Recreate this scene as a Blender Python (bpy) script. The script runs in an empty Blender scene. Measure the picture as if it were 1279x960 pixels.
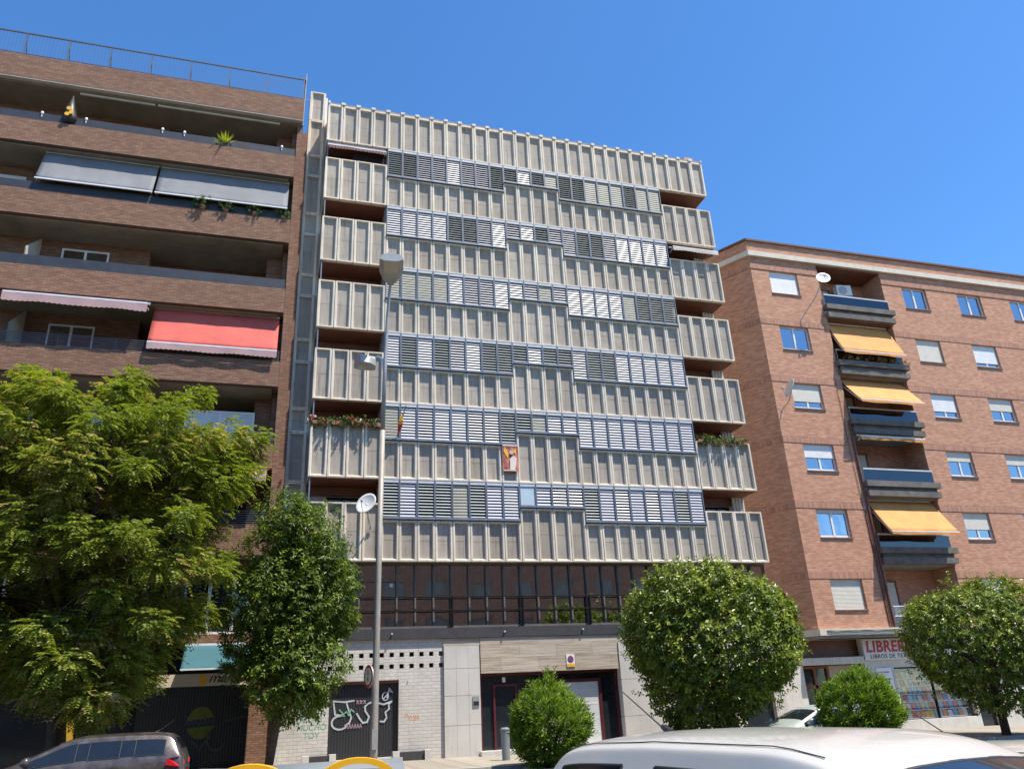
import bpy, math, random
from mathutils import Vector, Matrix
R = math.radians
S = bpy.context.scene
COL = S.collection
random.seed(7)
rnd = random.Random(11)

# ------------------------------------------------------------------ helpers
BASE = {}                                    # world position of every object's origin (unrotated things)

def tag(o, label=None, cat=None, group=None, kind=None):
    if label: o['label'] = label
    if cat: o['category'] = cat
    if group: o['group'] = group
    if kind: o['kind'] = kind
    return o

def thing(name, loc, label, cat, group=None, rz=0):
    o = bpy.data.objects.new(name, None)
    o.empty_display_size = .3
    COL.objects.link(o)
    o.location = loc
    o.rotation_euler[2] = rz
    BASE[o.name] = Vector(loc)
    return tag(o, label, cat, group)

def copy_tree(o, parent=None):
    c = o.copy(); COL.objects.link(c)
    if parent: c.parent = parent
    for ch in [x for x in bpy.data.objects if x.parent == o]:
        copy_tree(ch, c)
    return c

class MB:
    """collects faces, links them as one mesh object"""
    def __init__(s): s.v = []; s.f = []; s.m = []; s.mi = 0
    def quad(s, *p):
        n = len(s.v); s.v += [tuple(q) for q in p]; s.f.append(tuple(range(n, n+len(p)))); s.m.append(s.mi)
    def box(s, x0, x1, y0, y1, z0, z1):
        n = len(s.v)
        s.v += [(x0,y0,z0),(x1,y0,z0),(x1,y1,z0),(x0,y1,z0),(x0,y0,z1),(x1,y0,z1),(x1,y1,z1),(x0,y1,z1)]
        for f in ((0,3,2,1),(4,5,6,7),(0,1,5,4),(1,2,6,5),(2,3,7,6),(3,0,4,7)):
            s.f.append(tuple(n+i for i in f)); s.m.append(s.mi)
        return s
    def bar(s, a, b, wx, wy=None):
        """box bar from a to b with a section wx * wy"""
        wy = wy or wx
        a, b = Vector(a), Vector(b); d = (b-a).normalized()
        u = d.cross(Vector((0,0,1)))
        if u.length < 1e-4: u = Vector((1,0,0))
        u.normalize(); v = d.cross(u)
        n = len(s.v)
        for p in (a, b):
            for i, j in ((-1,-1),(1,-1),(1,1),(-1,1)):
                s.v.append(tuple(p+u*(i*wx/2)+v*(j*wy/2)))
        for f in ((0,3,2,1),(4,5,6,7),(0,1,5,4),(1,2,6,5),(2,3,7,6),(3,0,4,7)):
            s.f.append(tuple(n+i for i in f)); s.m.append(s.mi)
        return s
    def tube(s, pts, rad, n=8, cap=True):
        pts = [Vector(p) for p in pts]
        if not hasattr(rad, '__len__'): rad = [rad]*len(pts)
        base = len(s.v); up = Vector((.31,.17,.93)); pu = None
        for i, p in enumerate(pts):
            d = (pts[min(i+1,len(pts)-1)]-pts[max(i-1,0)])
            if d.length < 1e-9: d = Vector((0,0,1))
            d.normalize()
            u = (pu - d*pu.dot(d)) if pu else d.cross(up)
            if u.length < 1e-4: u = d.cross(Vector((1,0,0)))
            u.normalize(); pu = u; v = d.cross(u)
            for k in range(n):
                a = 2*math.pi*k/n
                s.v.append(tuple(p+(u*math.cos(a)+v*math.sin(a))*rad[i]))
        for i in range(len(pts)-1):
            for k in range(n):
                a = base+i*n+k; b = base+i*n+(k+1)%n
                s.f.append((a,b,b+n,a+n)); s.m.append(s.mi)
        if cap:
            s.f.append(tuple(base+k for k in range(n))[::-1]); s.m.append(s.mi)
            e = base+(len(pts)-1)*n
            s.f.append(tuple(e+k for k in range(n))); s.m.append(s.mi)
        return s
    def disc(s, c, nrm, r, th=.02, n=28):
        c = Vector(c); nrm = Vector(nrm).normalized()
        return s.tube([c-nrm*th/2, c+nrm*th/2], [r, r], n)
    def ribbon(s, pts, wd, y, th=.004):
        """flat painted stroke in the XZ plane at depth y"""
        for (a, b) in zip(pts[:-1], pts[1:]):
            d = Vector((b[0]-a[0], b[1]-a[1]));
            if d.length < 1e-6: continue
            d.normalize(); n = Vector((-d.y, d.x))*wd/2; e = d*wd*.35
            a2 = Vector(a)-e; b2 = Vector(b)+e
            s.quad((a2.x-n.x,y,a2.y-n.y),(b2.x-n.x,y,b2.y-n.y),(b2.x+n.x,y,b2.y+n.y),(a2.x+n.x,y,a2.y+n.y))
            y -= .0004
    def wall(s, x0, x1, z0, z1, y, holes, depth=.14):
        """front wall in XZ at y with openings and their reveals"""
        xs = sorted({x0,x1,*[h[0] for h in holes],*[h[1] for h in holes]})
        zs = sorted({z0,z1,*[h[2] for h in holes],*[h[3] for h in holes]})
        for i in range(len(xs)-1):
            for j in range(len(zs)-1):
                cx, cz = (xs[i]+xs[i+1])/2, (zs[j]+zs[j+1])/2
                if any(h[0]<cx<h[1] and h[2]<cz<h[3] for h in holes): continue
                s.quad((xs[i],y,zs[j]),(xs[i+1],y,zs[j]),(xs[i+1],y,zs[j+1]),(xs[i],y,zs[j+1]))
        for a,b,c,d in holes:
            e = y+depth
            s.quad((a,y,c),(b,y,c),(b,e,c),(a,e,c)); s.quad((a,y,d),(a,e,d),(b,e,d),(b,y,d))
            s.quad((a,y,c),(a,e,c),(a,e,d),(a,y,d)); s.quad((b,y,c),(b,y,d),(b,e,d),(b,e,c))
        return s
    def build(s, name, mats, parent=None, smooth=False, local=False, label=None, loc=None):
        me = bpy.data.meshes.new(name)
        off = Vector((0,0,0))
        if parent and not local: off = BASE.get(parent.name, off)
        if loc is not None and not local: off = Vector(loc)
        vs = s.v if off.length == 0 else [(x-off.x, y-off.y, z-off.z) for x,y,z in s.v]
        me.from_pydata(vs, [], s.f)
        if not isinstance(mats, (list, tuple)): mats = [mats]
        for m in mats: me.materials.append(m)
        me.polygons.foreach_set('material_index', s.m)
        if smooth: me.polygons.foreach_set('use_smooth', [True]*len(me.polygons))
        me.update()
        o = bpy.data.objects.new(name, me); COL.objects.link(o)
        if parent: o.parent = parent
        if loc is not None: o.location = loc
        BASE[o.name] = off
        if label: o['label'] = label
        return o

# ------------------------------------------------------------------ materials
def nodes(name):
    m = bpy.data.materials.new(name); m.use_nodes = True
    nt = m.node_tree; nt.nodes.clear()
    out = nt.nodes.new('ShaderNodeOutputMaterial')
    b = nt.nodes.new('ShaderNodeBsdfPrincipled')
    nt.links.new(b.outputs[0], out.inputs[0])
    return m, nt, b, out

def N(nt, t, **kw):
    n = nt.nodes.new(t)
    for k, v in kw.items(): setattr(n, k, v)
    return n

def mathn(nt, op, a, b=None, clamp=False):
    n = N(nt, 'ShaderNodeMath', operation=op, use_clamp=clamp)
    for i, q in enumerate((a, b)):
        if q is None: continue
        if isinstance(q, (int, float)): n.inputs[i].default_value = q
        else: nt.links.new(q, n.inputs[i])
    return n.outputs[0]

def mix(nt, f, a, b, mode='MIX'):
    n = N(nt, 'ShaderNodeMix', data_type='RGBA', blend_type=mode)
    for i, q in ((0,f),(6,a),(7,b)):
        if isinstance(q, (int, float)): n.inputs[i].default_value = q
        elif isinstance(q, tuple): n.inputs[i].default_value = (*q[:3], 1)
        else: nt.links.new(q, n.inputs[i])
    return n.outputs[2]

def noise(nt, vec, scale, detail=4, rough=.6):
    n = N(nt, 'ShaderNodeTexNoise'); n.inputs['Scale'].default_value = scale
    n.inputs['Detail'].default_value = detail; n.inputs['Roughness'].default_value = rough
    if vec is not None: nt.links.new(vec, n.inputs['Vector'])
    return n.outputs['Fac']

def ramp(nt, f, lo, hi):
    n = N(nt, 'ShaderNodeMapRange'); n.inputs[1].default_value = lo; n.inputs[2].default_value = hi
    nt.links.new(f, n.inputs[0]); return n.outputs[0]

def scaled(nt, vec, sc):
    n = N(nt, 'ShaderNodeMapping'); n.inputs['Scale'].default_value = sc
    nt.links.new(vec, n.inputs['Vector']); return n.outputs[0]

def pm(name, col, rough=.7, var=.18, scale=2.5, metal=0, bump=.0, bscale=40, streak=0, streak_col=None, spec=.5, obj=False, coat=0, cell=None):
    m, nt, b, out = nodes(name)
    if obj: pos = N(nt, 'ShaderNodeTexCoord').outputs['Object']
    else: pos = N(nt, 'ShaderNodeNewGeometry').outputs['Position']
    f = ramp(nt, noise(nt, pos, scale, 5), .3, .7)
    lo = tuple(c*(1-var) for c in col); hi = tuple(min(1, c*(1+var*.7)) for c in col)
    c = mix(nt, f, lo, hi)
    if cell:
        sp = N(nt, 'ShaderNodeSeparateXYZ'); nt.links.new(pos, sp.inputs[0])
        wn = N(nt, 'ShaderNodeTexWhiteNoise', noise_dimensions='2D'); cc = N(nt, 'ShaderNodeCombineXYZ')
        nt.links.new(mathn(nt, 'FLOOR', mathn(nt, 'DIVIDE', sp.outputs[0], cell[0])), cc.inputs[0])
        nt.links.new(mathn(nt, 'FLOOR', mathn(nt, 'DIVIDE', mathn(nt, 'SUBTRACT', sp.outputs[2], cell[2]), cell[1])), cc.inputs[1])
        nt.links.new(cc.outputs[0], wn.inputs['Vector'])
        c = mix(nt, mathn(nt, 'MULTIPLY', wn.outputs['Value'], cell[3]), c, tuple(q*k for q, k in zip(col, (.50,.47,.44))))
        blot = ramp(nt, noise(nt, scaled(nt, pos, (1,1,.45)), .9, 6, .7), .52, .72)
        c = mix(nt, mathn(nt, 'MULTIPLY', blot, .35), c, tuple(q*k for q, k in zip(col, (.55,.49,.42))))
    if streak:
        sf = ramp(nt, noise(nt, scaled(nt, pos, (9,9,.5)), 1.3, 5, .65), .5, .75)
        c = mix(nt, mathn(nt, 'MULTIPLY', sf, streak), c, streak_col or tuple(q*.35 for q in col))
    nt.links.new(c, b.inputs['Base Color'])
    b.inputs['Roughness'].default_value = rough; b.inputs['Metallic'].default_value = metal
    b.inputs['Specular IOR Level'].default_value = spec
    if coat: b.inputs['Coat Weight'].default_value = coat; b.inputs['Coat Roughness'].default_value = .04
    if bump:
        bn = N(nt, 'ShaderNodeBump'); bn.inputs['Strength'].default_value = bump; bn.inputs['Distance'].default_value = .02
        nt.links.new(noise(nt, pos, bscale, 3), bn.inputs['Height']); nt.links.new(bn.outputs[0], b.inputs['Normal'])
    return m

def brick(name, c1, c2, mortar, dirv=(1,1,0), bw=.25, bh=.072, ms=.011, stain=.25, streak_col=None, patch=.25, cellv=.5):
    m, nt, b, out = nodes(name)
    pos = N(nt, 'ShaderNodeNewGeometry').outputs['Position']
    sep = N(nt, 'ShaderNodeSeparateXYZ'); nt.links.new(pos, sep.inputs[0])
    u = mathn(nt, 'ADD', mathn(nt, 'MULTIPLY', sep.outputs[0], dirv[0]), mathn(nt, 'MULTIPLY', sep.outputs[1], dirv[1]))
    cmb = N(nt, 'ShaderNodeCombineXYZ'); nt.links.new(u, cmb.inputs[0]); nt.links.new(sep.outputs[2], cmb.inputs[1])
    br = N(nt, 'ShaderNodeTexBrick'); br.offset = .5
    nt.links.new(cmb.outputs[0], br.inputs['Vector'])
    for k, v in (('Color1', c1), ('Color2', c2), ('Mortar', mortar)): br.inputs[k].default_value = (*v, 1)
    br.inputs['Scale'].default_value = 1; br.inputs['Mortar Size'].default_value = ms
    br.inputs['Mortar Smooth'].default_value = .2; br.inputs['Bias'].default_value = -.1
    br.inputs['Brick Width'].default_value = bw; br.inputs['Row Height'].default_value = bh
    # each brick gets its own tone
    cell = N(nt, 'ShaderNodeTexWhiteNoise', noise_dimensions='2D')
    row = mathn(nt, 'FLOOR', mathn(nt, 'DIVIDE', sep.outputs[2], bh))
    half = mathn(nt, 'MULTIPLY', mathn(nt, 'MODULO', row, 2), bw*.5)
    cu = mathn(nt, 'FLOOR', mathn(nt, 'DIVIDE', mathn(nt, 'ADD', u, half), bw))
    cc = N(nt, 'ShaderNodeCombineXYZ'); nt.links.new(cu, cc.inputs[0]); nt.links.new(row, cc.inputs[1]); nt.links.new(cc.outputs[0], cell.inputs['Vector'])
    c = mix(nt, mathn(nt, 'MULTIPLY', cell.outputs['Value'], cellv), br.outputs['Color'], tuple(q*.45 for q in c1))
    big = ramp(nt, noise(nt, pos, .45, 5), .35, .7)
    c = mix(nt, mathn(nt, 'MULTIPLY', big, patch), c, tuple(q*.6 for q in c2))
    sf = ramp(nt, noise(nt, scaled(nt, pos, (4,4,.35)), 1.2, 5, .65), .52, .75)
    c = mix(nt, mathn(nt, 'MULTIPLY', sf, stain), c, streak_col or tuple(q*.35 for q in c1))
    nt.links.new(c, b.inputs['Base Color']); b.inputs['Roughness'].default_value = .85
    bn = N(nt, 'ShaderNodeBump'); bn.inputs['Strength'].default_value = .5; bn.inputs['Distance'].default_value = .012
    bn.invert = True
    nt.links.new(br.outputs['Fac'], bn.inputs['Height']); nt.links.new(bn.outputs[0], b.inputs['Normal'])
    return m

def glass(name, refl=.25, tint=(.55,.6,.6), rough=.02, wob=.25, fm=.6):
    m = bpy.data.materials.new(name); m.use_nodes = True; nt = m.node_tree; nt.nodes.clear()
    out = N(nt, 'ShaderNodeOutputMaterial'); mx = N(nt, 'ShaderNodeMixShader')
    tr = N(nt, 'ShaderNodeBsdfTransparent'); tr.inputs[0].default_value = (*tint, 1)
    gl = N(nt, 'ShaderNodeBsdfGlossy'); gl.inputs['Roughness'].default_value = rough
    gl.inputs['Color'].default_value = (.92,.95,1,1)
    lw = N(nt, 'ShaderNodeLayerWeight'); lw.inputs[0].default_value = .35
    f = mathn(nt, 'ADD', mathn(nt, 'MULTIPLY', lw.outputs['Fresnel'], fm), refl, True)
    bn = N(nt, 'ShaderNodeBump'); bn.inputs['Strength'].default_value = wob; bn.inputs['Distance'].default_value = .02
    nt.links.new(noise(nt, N(nt, 'ShaderNodeNewGeometry').outputs['Position'], 1.1, 1), bn.inputs['Height'])
    nt.links.new(bn.outputs[0], gl.inputs['Normal'])
    nt.links.new(f, mx.inputs[0]); nt.links.new(tr.outputs[0], mx.inputs[1]); nt.links.new(gl.outputs[0], mx.inputs[2])
    nt.links.new(mx.outputs[0], out.inputs[0])
    return m

def stripes(name, ca, cb, period, axis=2, rough=.6, duty=.5, bump=.4):
    """ribbed or pleated material: bands along a world axis"""
    m, nt, b, out = nodes(name)
    pos = N(nt, 'ShaderNodeNewGeometry').outputs['Position']
    sep = N(nt, 'ShaderNodeSeparateXYZ'); nt.links.new(pos, sep.inputs[0])
    fr = mathn(nt, 'FRACT', mathn(nt, 'DIVIDE', sep.outputs[axis], period))
    f = ramp(nt, mathn(nt, 'PINGPONG', fr, .5), duty*.5-.06, duty*.5+.06)
    c = mix(nt, f, ca, cb)
    c = mix(nt, mathn(nt, 'MULTIPLY', ramp(nt, noise(nt, pos, 3, 4), .4, .75), .25), c, tuple(q*.55 for q in ca))
    nt.links.new(c, b.inputs['Base Color']); b.inputs['Roughness'].default_value = rough
    bn = N(nt, 'ShaderNodeBump'); bn.inputs['Strength'].default_value = bump; bn.inputs['Distance'].default_value = .02
    nt.links.new(f, bn.inputs['Height']); nt.links.new(bn.outputs[0], b.inputs['Normal'])
    return m

def leafmat(name, dark, light, rough=.4, trans=.3, dry=None, spec=.5):
    m, nt, b, out = nodes(name)
    at = N(nt, 'ShaderNodeAttribute'); at.attribute_name = 'tone'
    c = mix(nt, at.outputs['Fac'], dark, light)
    if dry:
        c = mix(nt, mathn(nt, 'GREATER_THAN', at.outputs['Fac'], 1.2), c, dry)
    nt.links.new(c, b.inputs['Base Color']); b.inputs['Roughness'].default_value = rough
    b.inputs['Specular IOR Level'].default_value = spec
    tl = N(nt, 'ShaderNodeBsdfTranslucent')
    nt.links.new(mix(nt, 1.0, c, (1.3,1.5,.5), 'MULTIPLY'), tl.inputs[0])
    mx = N(nt, 'ShaderNodeMixShader'); mx.inputs[0].default_value = trans
    nt.links.new(b.outputs[0], mx.inputs[1]); nt.links.new(tl.outputs[0], mx.inputs[2])
    nt.links.new(mx.outputs[0], out.inputs[0])
    return m

M = {}
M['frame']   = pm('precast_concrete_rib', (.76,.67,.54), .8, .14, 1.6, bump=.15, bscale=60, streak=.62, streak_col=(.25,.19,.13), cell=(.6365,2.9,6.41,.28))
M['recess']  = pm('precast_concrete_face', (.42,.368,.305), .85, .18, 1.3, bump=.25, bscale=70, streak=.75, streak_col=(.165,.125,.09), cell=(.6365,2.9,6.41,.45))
M['slab']    = pm('grey_concrete', (.24,.23,.21), .85, .2, 2, bump=.2, streak=.4)
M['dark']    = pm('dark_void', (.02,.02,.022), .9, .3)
M['soffit']  = pm('red_brown_soffit', (.17,.062,.036), .6, .2, 2)
M['cream']   = pm('cream_render', (.55,.50,.42), .8, .12, 2, streak=.3)
M['alu']     = pm('blue_grey_aluminium', (.19,.21,.24), .45, .15, 3, metal=.3)
M['aluw']    = pm('pale_aluminium', (.52,.53,.54), .45, .1, 3)
M['slatW']   = pm('white_louvre_slat', (.47,.465,.50), .42, .08, 3)
M['slatM']   = pm('silver_louvre_slat', (.43,.43,.47), .42, .12, 3)
M['slatD']   = pm('grey_louvre_slat', (.36,.39,.37), .5, .15, 3)
M['slatG']   = pm('beige_louvre_slat', (.33,.315,.25), .55, .15, 3)
M['slatS']   = pm('pale_blue_screen', (.46,.56,.62), .4, .08, 3)
M['winglass']= pm('dark_window_glass', (.018,.024,.03), .08, .4, .9, spec=.6)
M['glass']   = glass('clear_glass', .34, (.66,.62,.56))
M['louvback'] = pm('dusty_window_behind_louvres', (.10,.115,.13), .3, .6, 1.1, spec=.5)
M['glassc']  = glass('shop_window_glass', .03, (.92,.92,.92), .01, .0, .12)
M['glassb']  = glass('sky_reflecting_glass', .40, (.55,.58,.6))
M['glassd']  = glass('smoked_glass', .06, (.10,.11,.13))
M['bronze']  = pm('bronze_metal', (.016,.013,.011), .75, .2, 3, metal=0, spec=.1)
M['bronzel'] = pm('weathered_bronze_metal', (.13,.11,.09), .6, .2, 3, metal=0)
M['fascia']  = pm('charcoal_fascia', (.045,.042,.045), .6, .25, 1.5, streak=.3, streak_col=(.08,.075,.07))
M['whbrick'] = brick('white_painted_brick', (.60,.565,.51), (.64,.605,.555), (.49,.45,.39), (1,1,0), .30, .105, .011, .55, (.27,.21,.15), .42, .22)
M['marble']  = pm('grey_marble_slab', (.56,.53,.48), .45, .1, 1.2, streak=.35, streak_col=(.38,.35,.31))
M['blackdoor'] = stripes('black_corrugated_door', (.016,.016,.018), (.028,.028,.030), .09, 0, .5)
M['red']     = pm('dark_red_frame', (.09,.014,.018), .4, .15)
M['shutw']   = stripes('white_sectional_door', (.56,.56,.55), (.63,.63,.62), .46, 2, .5, .94, .3)
M['lbrick']  = brick('brown_brick', (.238,.107,.060), (.365,.195,.115), (.10,.075,.058), (1,1,0), .24, .062, .009, .25, (.10,.07,.055), .25)
M['lsoffit'] = pm('stained_render_soffit', (.25,.215,.17), .9, .25, 1.1, streak=.25)
M['rbrick']  = brick('orange_brick', (.50,.215,.12), (.64,.315,.185), (.46,.33,.24), (1,1,0), .25, .075, .011, .12, (.26,.10,.06), .12, .42)
M['rbrickc'] = brick('orange_brick_splay', (.50,.215,.12), (.64,.315,.185), (.46,.33,.24), (-.5,.866,0), .25, .075, .011, .12, (.26,.10,.06), .12, .42)
M['soldier'] = brick('orange_brick_soldier_course', (.44,.19,.115), (.54,.265,.165), (.42,.3,.22), (1,1,0), .075, .30, .011, .15, (.22,.09,.05), .15)
M['cornice'] = pm('cream_cornice', (.62,.56,.46), .8, .12, 1.5, streak=.35)
M['darkconc']= pm('dark_weathered_concrete', (.15,.135,.12), .9, .35, 2.2, bump=.4, streak=.4, streak_col=(.05,.045,.04))
M['white']   = pm('white_painted_metal', (.75,.76,.77), .4, .06)
M['shutter'] = stripes('cream_roller_shutter', (.56,.525,.44), (.66,.625,.53), .055, 2, .55)
M['shutterw']= stripes('white_roller_shutter', (.66,.67,.66), (.76,.77,.76), .055, 2, .55)
M['curtain'] = stripes('white_net_curtain', (.50,.50,.48), (.72,.72,.70), .11, 0, .9)
M['curtainb']= stripes('brown_curtain', (.125,.10,.08), (.22,.18,.145), .16, 0, .9)
M['room']    = pm('dark_interior', (.05,.045,.04), .9, .3, 1)
M['orange']  = pm('orange_awning_canvas', (.62,.275,.075), .8, .16, 1.5, bump=.3, bscale=6, streak=.3, streak_col=(.48,.26,.12))
M['redcan']  = pm('faded_red_awning_canvas', (.56,.10,.075), .8, .2, .9, bump=.3, bscale=5, streak=.3, streak_col=(.45,.16,.13))
M['pinkcan'] = pm('faded_pink_awning_valance', (.42,.27,.26), .85, .12, 1.5)
M['bluecan'] = pm('blue_grey_awning_canvas', (.17,.175,.185), .75, .15, 1, bump=.3, bscale=5, streak=.3, streak_col=(.11,.11,.12))
M['browncan']= stripes('brown_striped_awning_canvas', (.14,.06,.045), (.24,.12,.09), .12, 0, .85)
M['beigecan']= pm('beige_awning_canvas', (.52,.46,.40), .85, .1, 2)
M['teal']    = pm('teal_awning_canvas', (.03,.115,.145), .8, .1, 1.5)
M['net']     = pm('dark_balcony_screen', (.025,.03,.042), .55, .3, 3)
M['rail']    = pm('thin_blue_grey_rail', (.10,.115,.14), .5, .2)
M['asphalt'] = pm('asphalt', (.055,.054,.053), .9, .25, 6, bump=.3, bscale=120)
M['pave']    = brick('pavement_tiles', (.34,.30,.24), (.38,.335,.27), (.22,.19,.15), (1,0,0), .3, .3, .01, .1, None, .2)
M['kerb']    = pm('granite_kerb', (.40,.37,.33), .85, .15, 4)
M['bark']    = pm('tree_bark', (.085,.062,.045), .9, .35, 7, bump=.6, bscale=30)
M['steel']   = pm('galvanised_steel', (.36,.36,.34), .5, .15, 3, metal=.35)
M['rust']    = pm('rusty_steel_post', (.33,.30,.26), .6, .15, 3, metal=.2, streak=.7, streak_col=(.20,.10,.055))
M['lens']    = pm('lamp_diffuser', (.50,.46,.38), .25, .1, 4)
M['yellow']  = pm('yellow_plastic', (.80,.43,.02), .4, .06)
M['greyp']   = pm('pale_grey_plastic', (.19,.21,.22), .5, .08)
M['dish'] = pm('pale_dish_enamel', (.60,.59,.56), .5, .12, 3)
M['black']   = pm('black_plastic', (.02,.02,.02), .5, .1)
M['tyre']    = pm('rubber_tyre', (.02,.02,.02), .8, .1)
M['silver']  = pm('silver_metal', (.55,.55,.56), .35, .1, 3, metal=.6)
M['signw']   = pm('white_sign_face', (.72,.69,.62), .6, .07, 2)
M['signr']   = pm('red_sign_paint', (.48,.02,.03), .5, .1)
M['signk']   = pm('black_sign_paint', (.015,.015,.018), .6, .1)
M['gsil']    = pm('silver_spray_paint', (.44,.46,.48), .6, .3, 9)
M['ggreen']  = pm('green_spray_paint', (.16,.40,.28), .7, .3, 9)
M['gpink']   = pm('pink_spray_paint', (.42,.25,.33), .7, .3, 9)
M['gorange'] = pm('orange_spray_paint', (.66,.28,.13), .7, .3, 9)
M['wood']    = pm('reddish_wood', (.17,.06,.03), .5, .25, 3)
M['terra']   = pm('terracotta', (.36,.14,.08), .8, .15)
M['petalr']  = pm('red_petals', (.55,.03,.05), .6, .2)
M['petalw']  = pm('pale_petals', (.75,.66,.55), .6, .2)
M['skin']    = pm('printed_skin_tone', (.62,.42,.30), .8, .15, 8)

def travertine():
    m, nt, b, out = nodes('travertine')
    pos = N(nt, 'ShaderNodeNewGeometry').outputs['Position']
    f = noise(nt, scaled(nt, pos, (.6,.6,17)), 1.3, 8, .72)
    c = mix(nt, ramp(nt, f, .3, .7), (.25,.185,.13), (.68,.59,.47))
    br = N(nt, 'ShaderNodeTexBrick')
    sep = N(nt, 'ShaderNodeSeparateXYZ'); nt.links.new(pos, sep.inputs[0])
    cmb = N(nt, 'ShaderNodeCombineXYZ'); nt.links.new(sep.outputs[0], cmb.inputs[0]); nt.links.new(sep.outputs[2], cmb.inputs[1])
    nt.links.new(cmb.outputs[0], br.inputs['Vector'])
    br.inputs['Scale'].default_value = 1; br.inputs['Brick Width'].default_value = 1.35; br.inputs['Row Height'].default_value = .40
    br.inputs['Mortar Size'].default_value = .005
    br.inputs['Color1'].default_value = (1,1,1,1); br.inputs['Color2'].default_value = (.85,.84,.82,1); br.inputs['Mortar'].default_value = (.55,.5,.45,1)
    c = mix(nt, 1.0, c, br.outputs['Color'], 'MULTIPLY')
    nt.links.new(c, b.inputs['Base Color']); b.inputs['Roughness'].default_value = .6
    return m
M['trav'] = travertine()

def paint(name, col, flake=.0, rough=.3):
    m, nt, b, out = nodes(name)
    tc = N(nt, 'ShaderNodeTexCoord').outputs['Object']
    dust = ramp(nt, noise(nt, tc, 5, 6), .35, .75)
    nt.links.new(mix(nt, mathn(nt, 'MULTIPLY', dust, .22), col, (.36,.33,.28)), b.inputs['Base Color'])
    b.inputs['Metallic'].default_value = flake
    nt.links.new(mathn(nt, 'ADD', mathn(nt, 'MULTIPLY', dust, .18), rough), b.inputs['Roughness'])
    b.inputs['Coat Weight'].default_value = .8; b.inputs['Coat Roughness'].default_value = .06
    return m
M['pwhite'] = paint('white_car_paint', (.53,.52,.485))
M['pbrown'] = paint('taupe_car_paint', (.055,.042,.040), .3)
M['pgreen'] = paint('pale_green_car_paint', (.45,.52,.48), .1)
M['carglass'] = pm('tinted_car_glass', (.012,.016,.02), .05, .2, 2, spec=.7)
M['tail']   = pm('red_tail_lamp', (.42,.01,.02), .15, .1, spec=.6)
M['headl']  = pm('clear_head_lamp', (.62,.64,.66), .12, .1, spec=.6)

M['leafR'] = leafmat('glossy_privet_leaves', (.026,.062,.009), (.30,.345,.034), .40, .24, None, .45)
M['leafS'] = leafmat('ash_tree_leaves', (.024,.060,.010), (.23,.30,.035), .45, .28, None, .4)
M['leafL'] = leafmat('locust_tree_leaflets', (.085,.135,.014), (.35,.36,.045), .55, .38, (.48,.35,.16))
M['leafB'] = leafmat('oleander_leaves', (.05,.11,.012), (.25,.34,.028), .5, .30, None, .35)
M['leafP'] = leafmat('potted_plant_leaves', (.035,.070,.020), (.13,.20,.05), .5, .3)
M['leafY'] = leafmat('yellow_green_spikes', (.30,.32,.02), (.62,.60,.05), .5, .3)

# ------------------------------------------------------------------ text
def text_part(name, body, size, origin, mat, parent, shear=0, sx=1.0, ext=.006, rot=(math.pi/2,0,0), space=1.0, align='LEFT', bold=0):
    cu = bpy.data.curves.new(name, 'FONT'); cu.body = body; cu.size = size; cu.shear = shear; cu.extrude = ext
    cu.space_character = space; cu.align_x = align; cu.offset = bold
    tmp = bpy.data.objects.new('tmp_text', cu); COL.objects.link(tmp)
    dg = bpy.context.evaluated_depsgraph_get()
    me = bpy.data.meshes.new_from_object(tmp.evaluated_get(dg))
    bpy.data.objects.remove(tmp); bpy.data.curves.remove(cu)
    mt = Matrix.Translation(Vector(origin)-BASE.get(parent.name, Vector())) @ Matrix.Rotation(rot[2],4,'Z') @ Matrix.Rotation(rot[0],4,'X') @ Matrix.Diagonal((sx,1,1,1))
    me.transform(mt); me.materials.clear(); me.materials.append(mat)
    me.name = name
    o = bpy.data.objects.new(name, me); COL.objects.link(o); o.parent = parent
    BASE[o.name] = BASE.get(parent.name, Vector())
    return o

# ------------------------------------------------------------------ ground levels
def lift(x): return .27-.0115*x
def gz(x, y):
    k = max(0, min(1, (y+22)/16.0))
    return lift(x)*k
def road_z(x, y): return gz(x, y)-.14

def sheet(name, x0, x1, y0, y1, zf, mat, nx=30, ny=12):
    mb = MB()
    for i in range(nx+1):
        for j in range(ny+1):
            x = x0+(x1-x0)*i/nx; y = y0+(y1-y0)*j/ny
            mb.v.append((x, y, zf(x, y)))
    for i in range(nx):
        for j in range(ny):
            a = i*(ny+1)+j
            mb.f.append((a, a+ny+1, a+ny+2, a+1)); mb.m.append(0)
    return mb.build(name, mat)
tag(sheet('ground', -400, 400, -400, 500, lambda x,y: -1.2, M['asphalt'], 4, 4), kind='structure')
tag(sheet('road', -70, 90, -26.0, -5.0, road_z, M['asphalt'], 60, 24), kind='structure')
tag(sheet('pavement', -70, 90, -4.8, 14, lambda x,y: gz(x, y), M['pave'], 60, 4), kind='structure')
tag(sheet('near_pavement', -70, 90, -60, -26.2, lambda x,y: 0, M['pave'], 60, 4), kind='structure')
def kerb(name, y0, y1, drop):
    mb = MB()
    n = 60
    for i in range(n):
        xa, xb = -70+160*i/n, -70+160*(i+1)/n
        a0, b0 = gz(xa, y0), gz(xb, y0)
        mb.quad((xa,y0,a0+.004),(xb,y0,b0+.004),(xb,y1,b0+.004),(xa,y1,a0+.004))
        mb.quad((xa,y0,a0-.4),(xb,y0,b0-.4),(xb,y0,b0+.004),(xa,y0,a0+.004))
        mb.quad((xa,y1,a0-.4),(xa,y1,a0+.004),(xb,y1,b0+.004),(xb,y1,b0-.4))
    return tag(mb.build(name, M['kerb']), kind='structure')
kerb('kerb', -5.0, -4.8, .14)
kerb('near_kerb', -26.2, -26.0, .14)
mk = MB()
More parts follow.
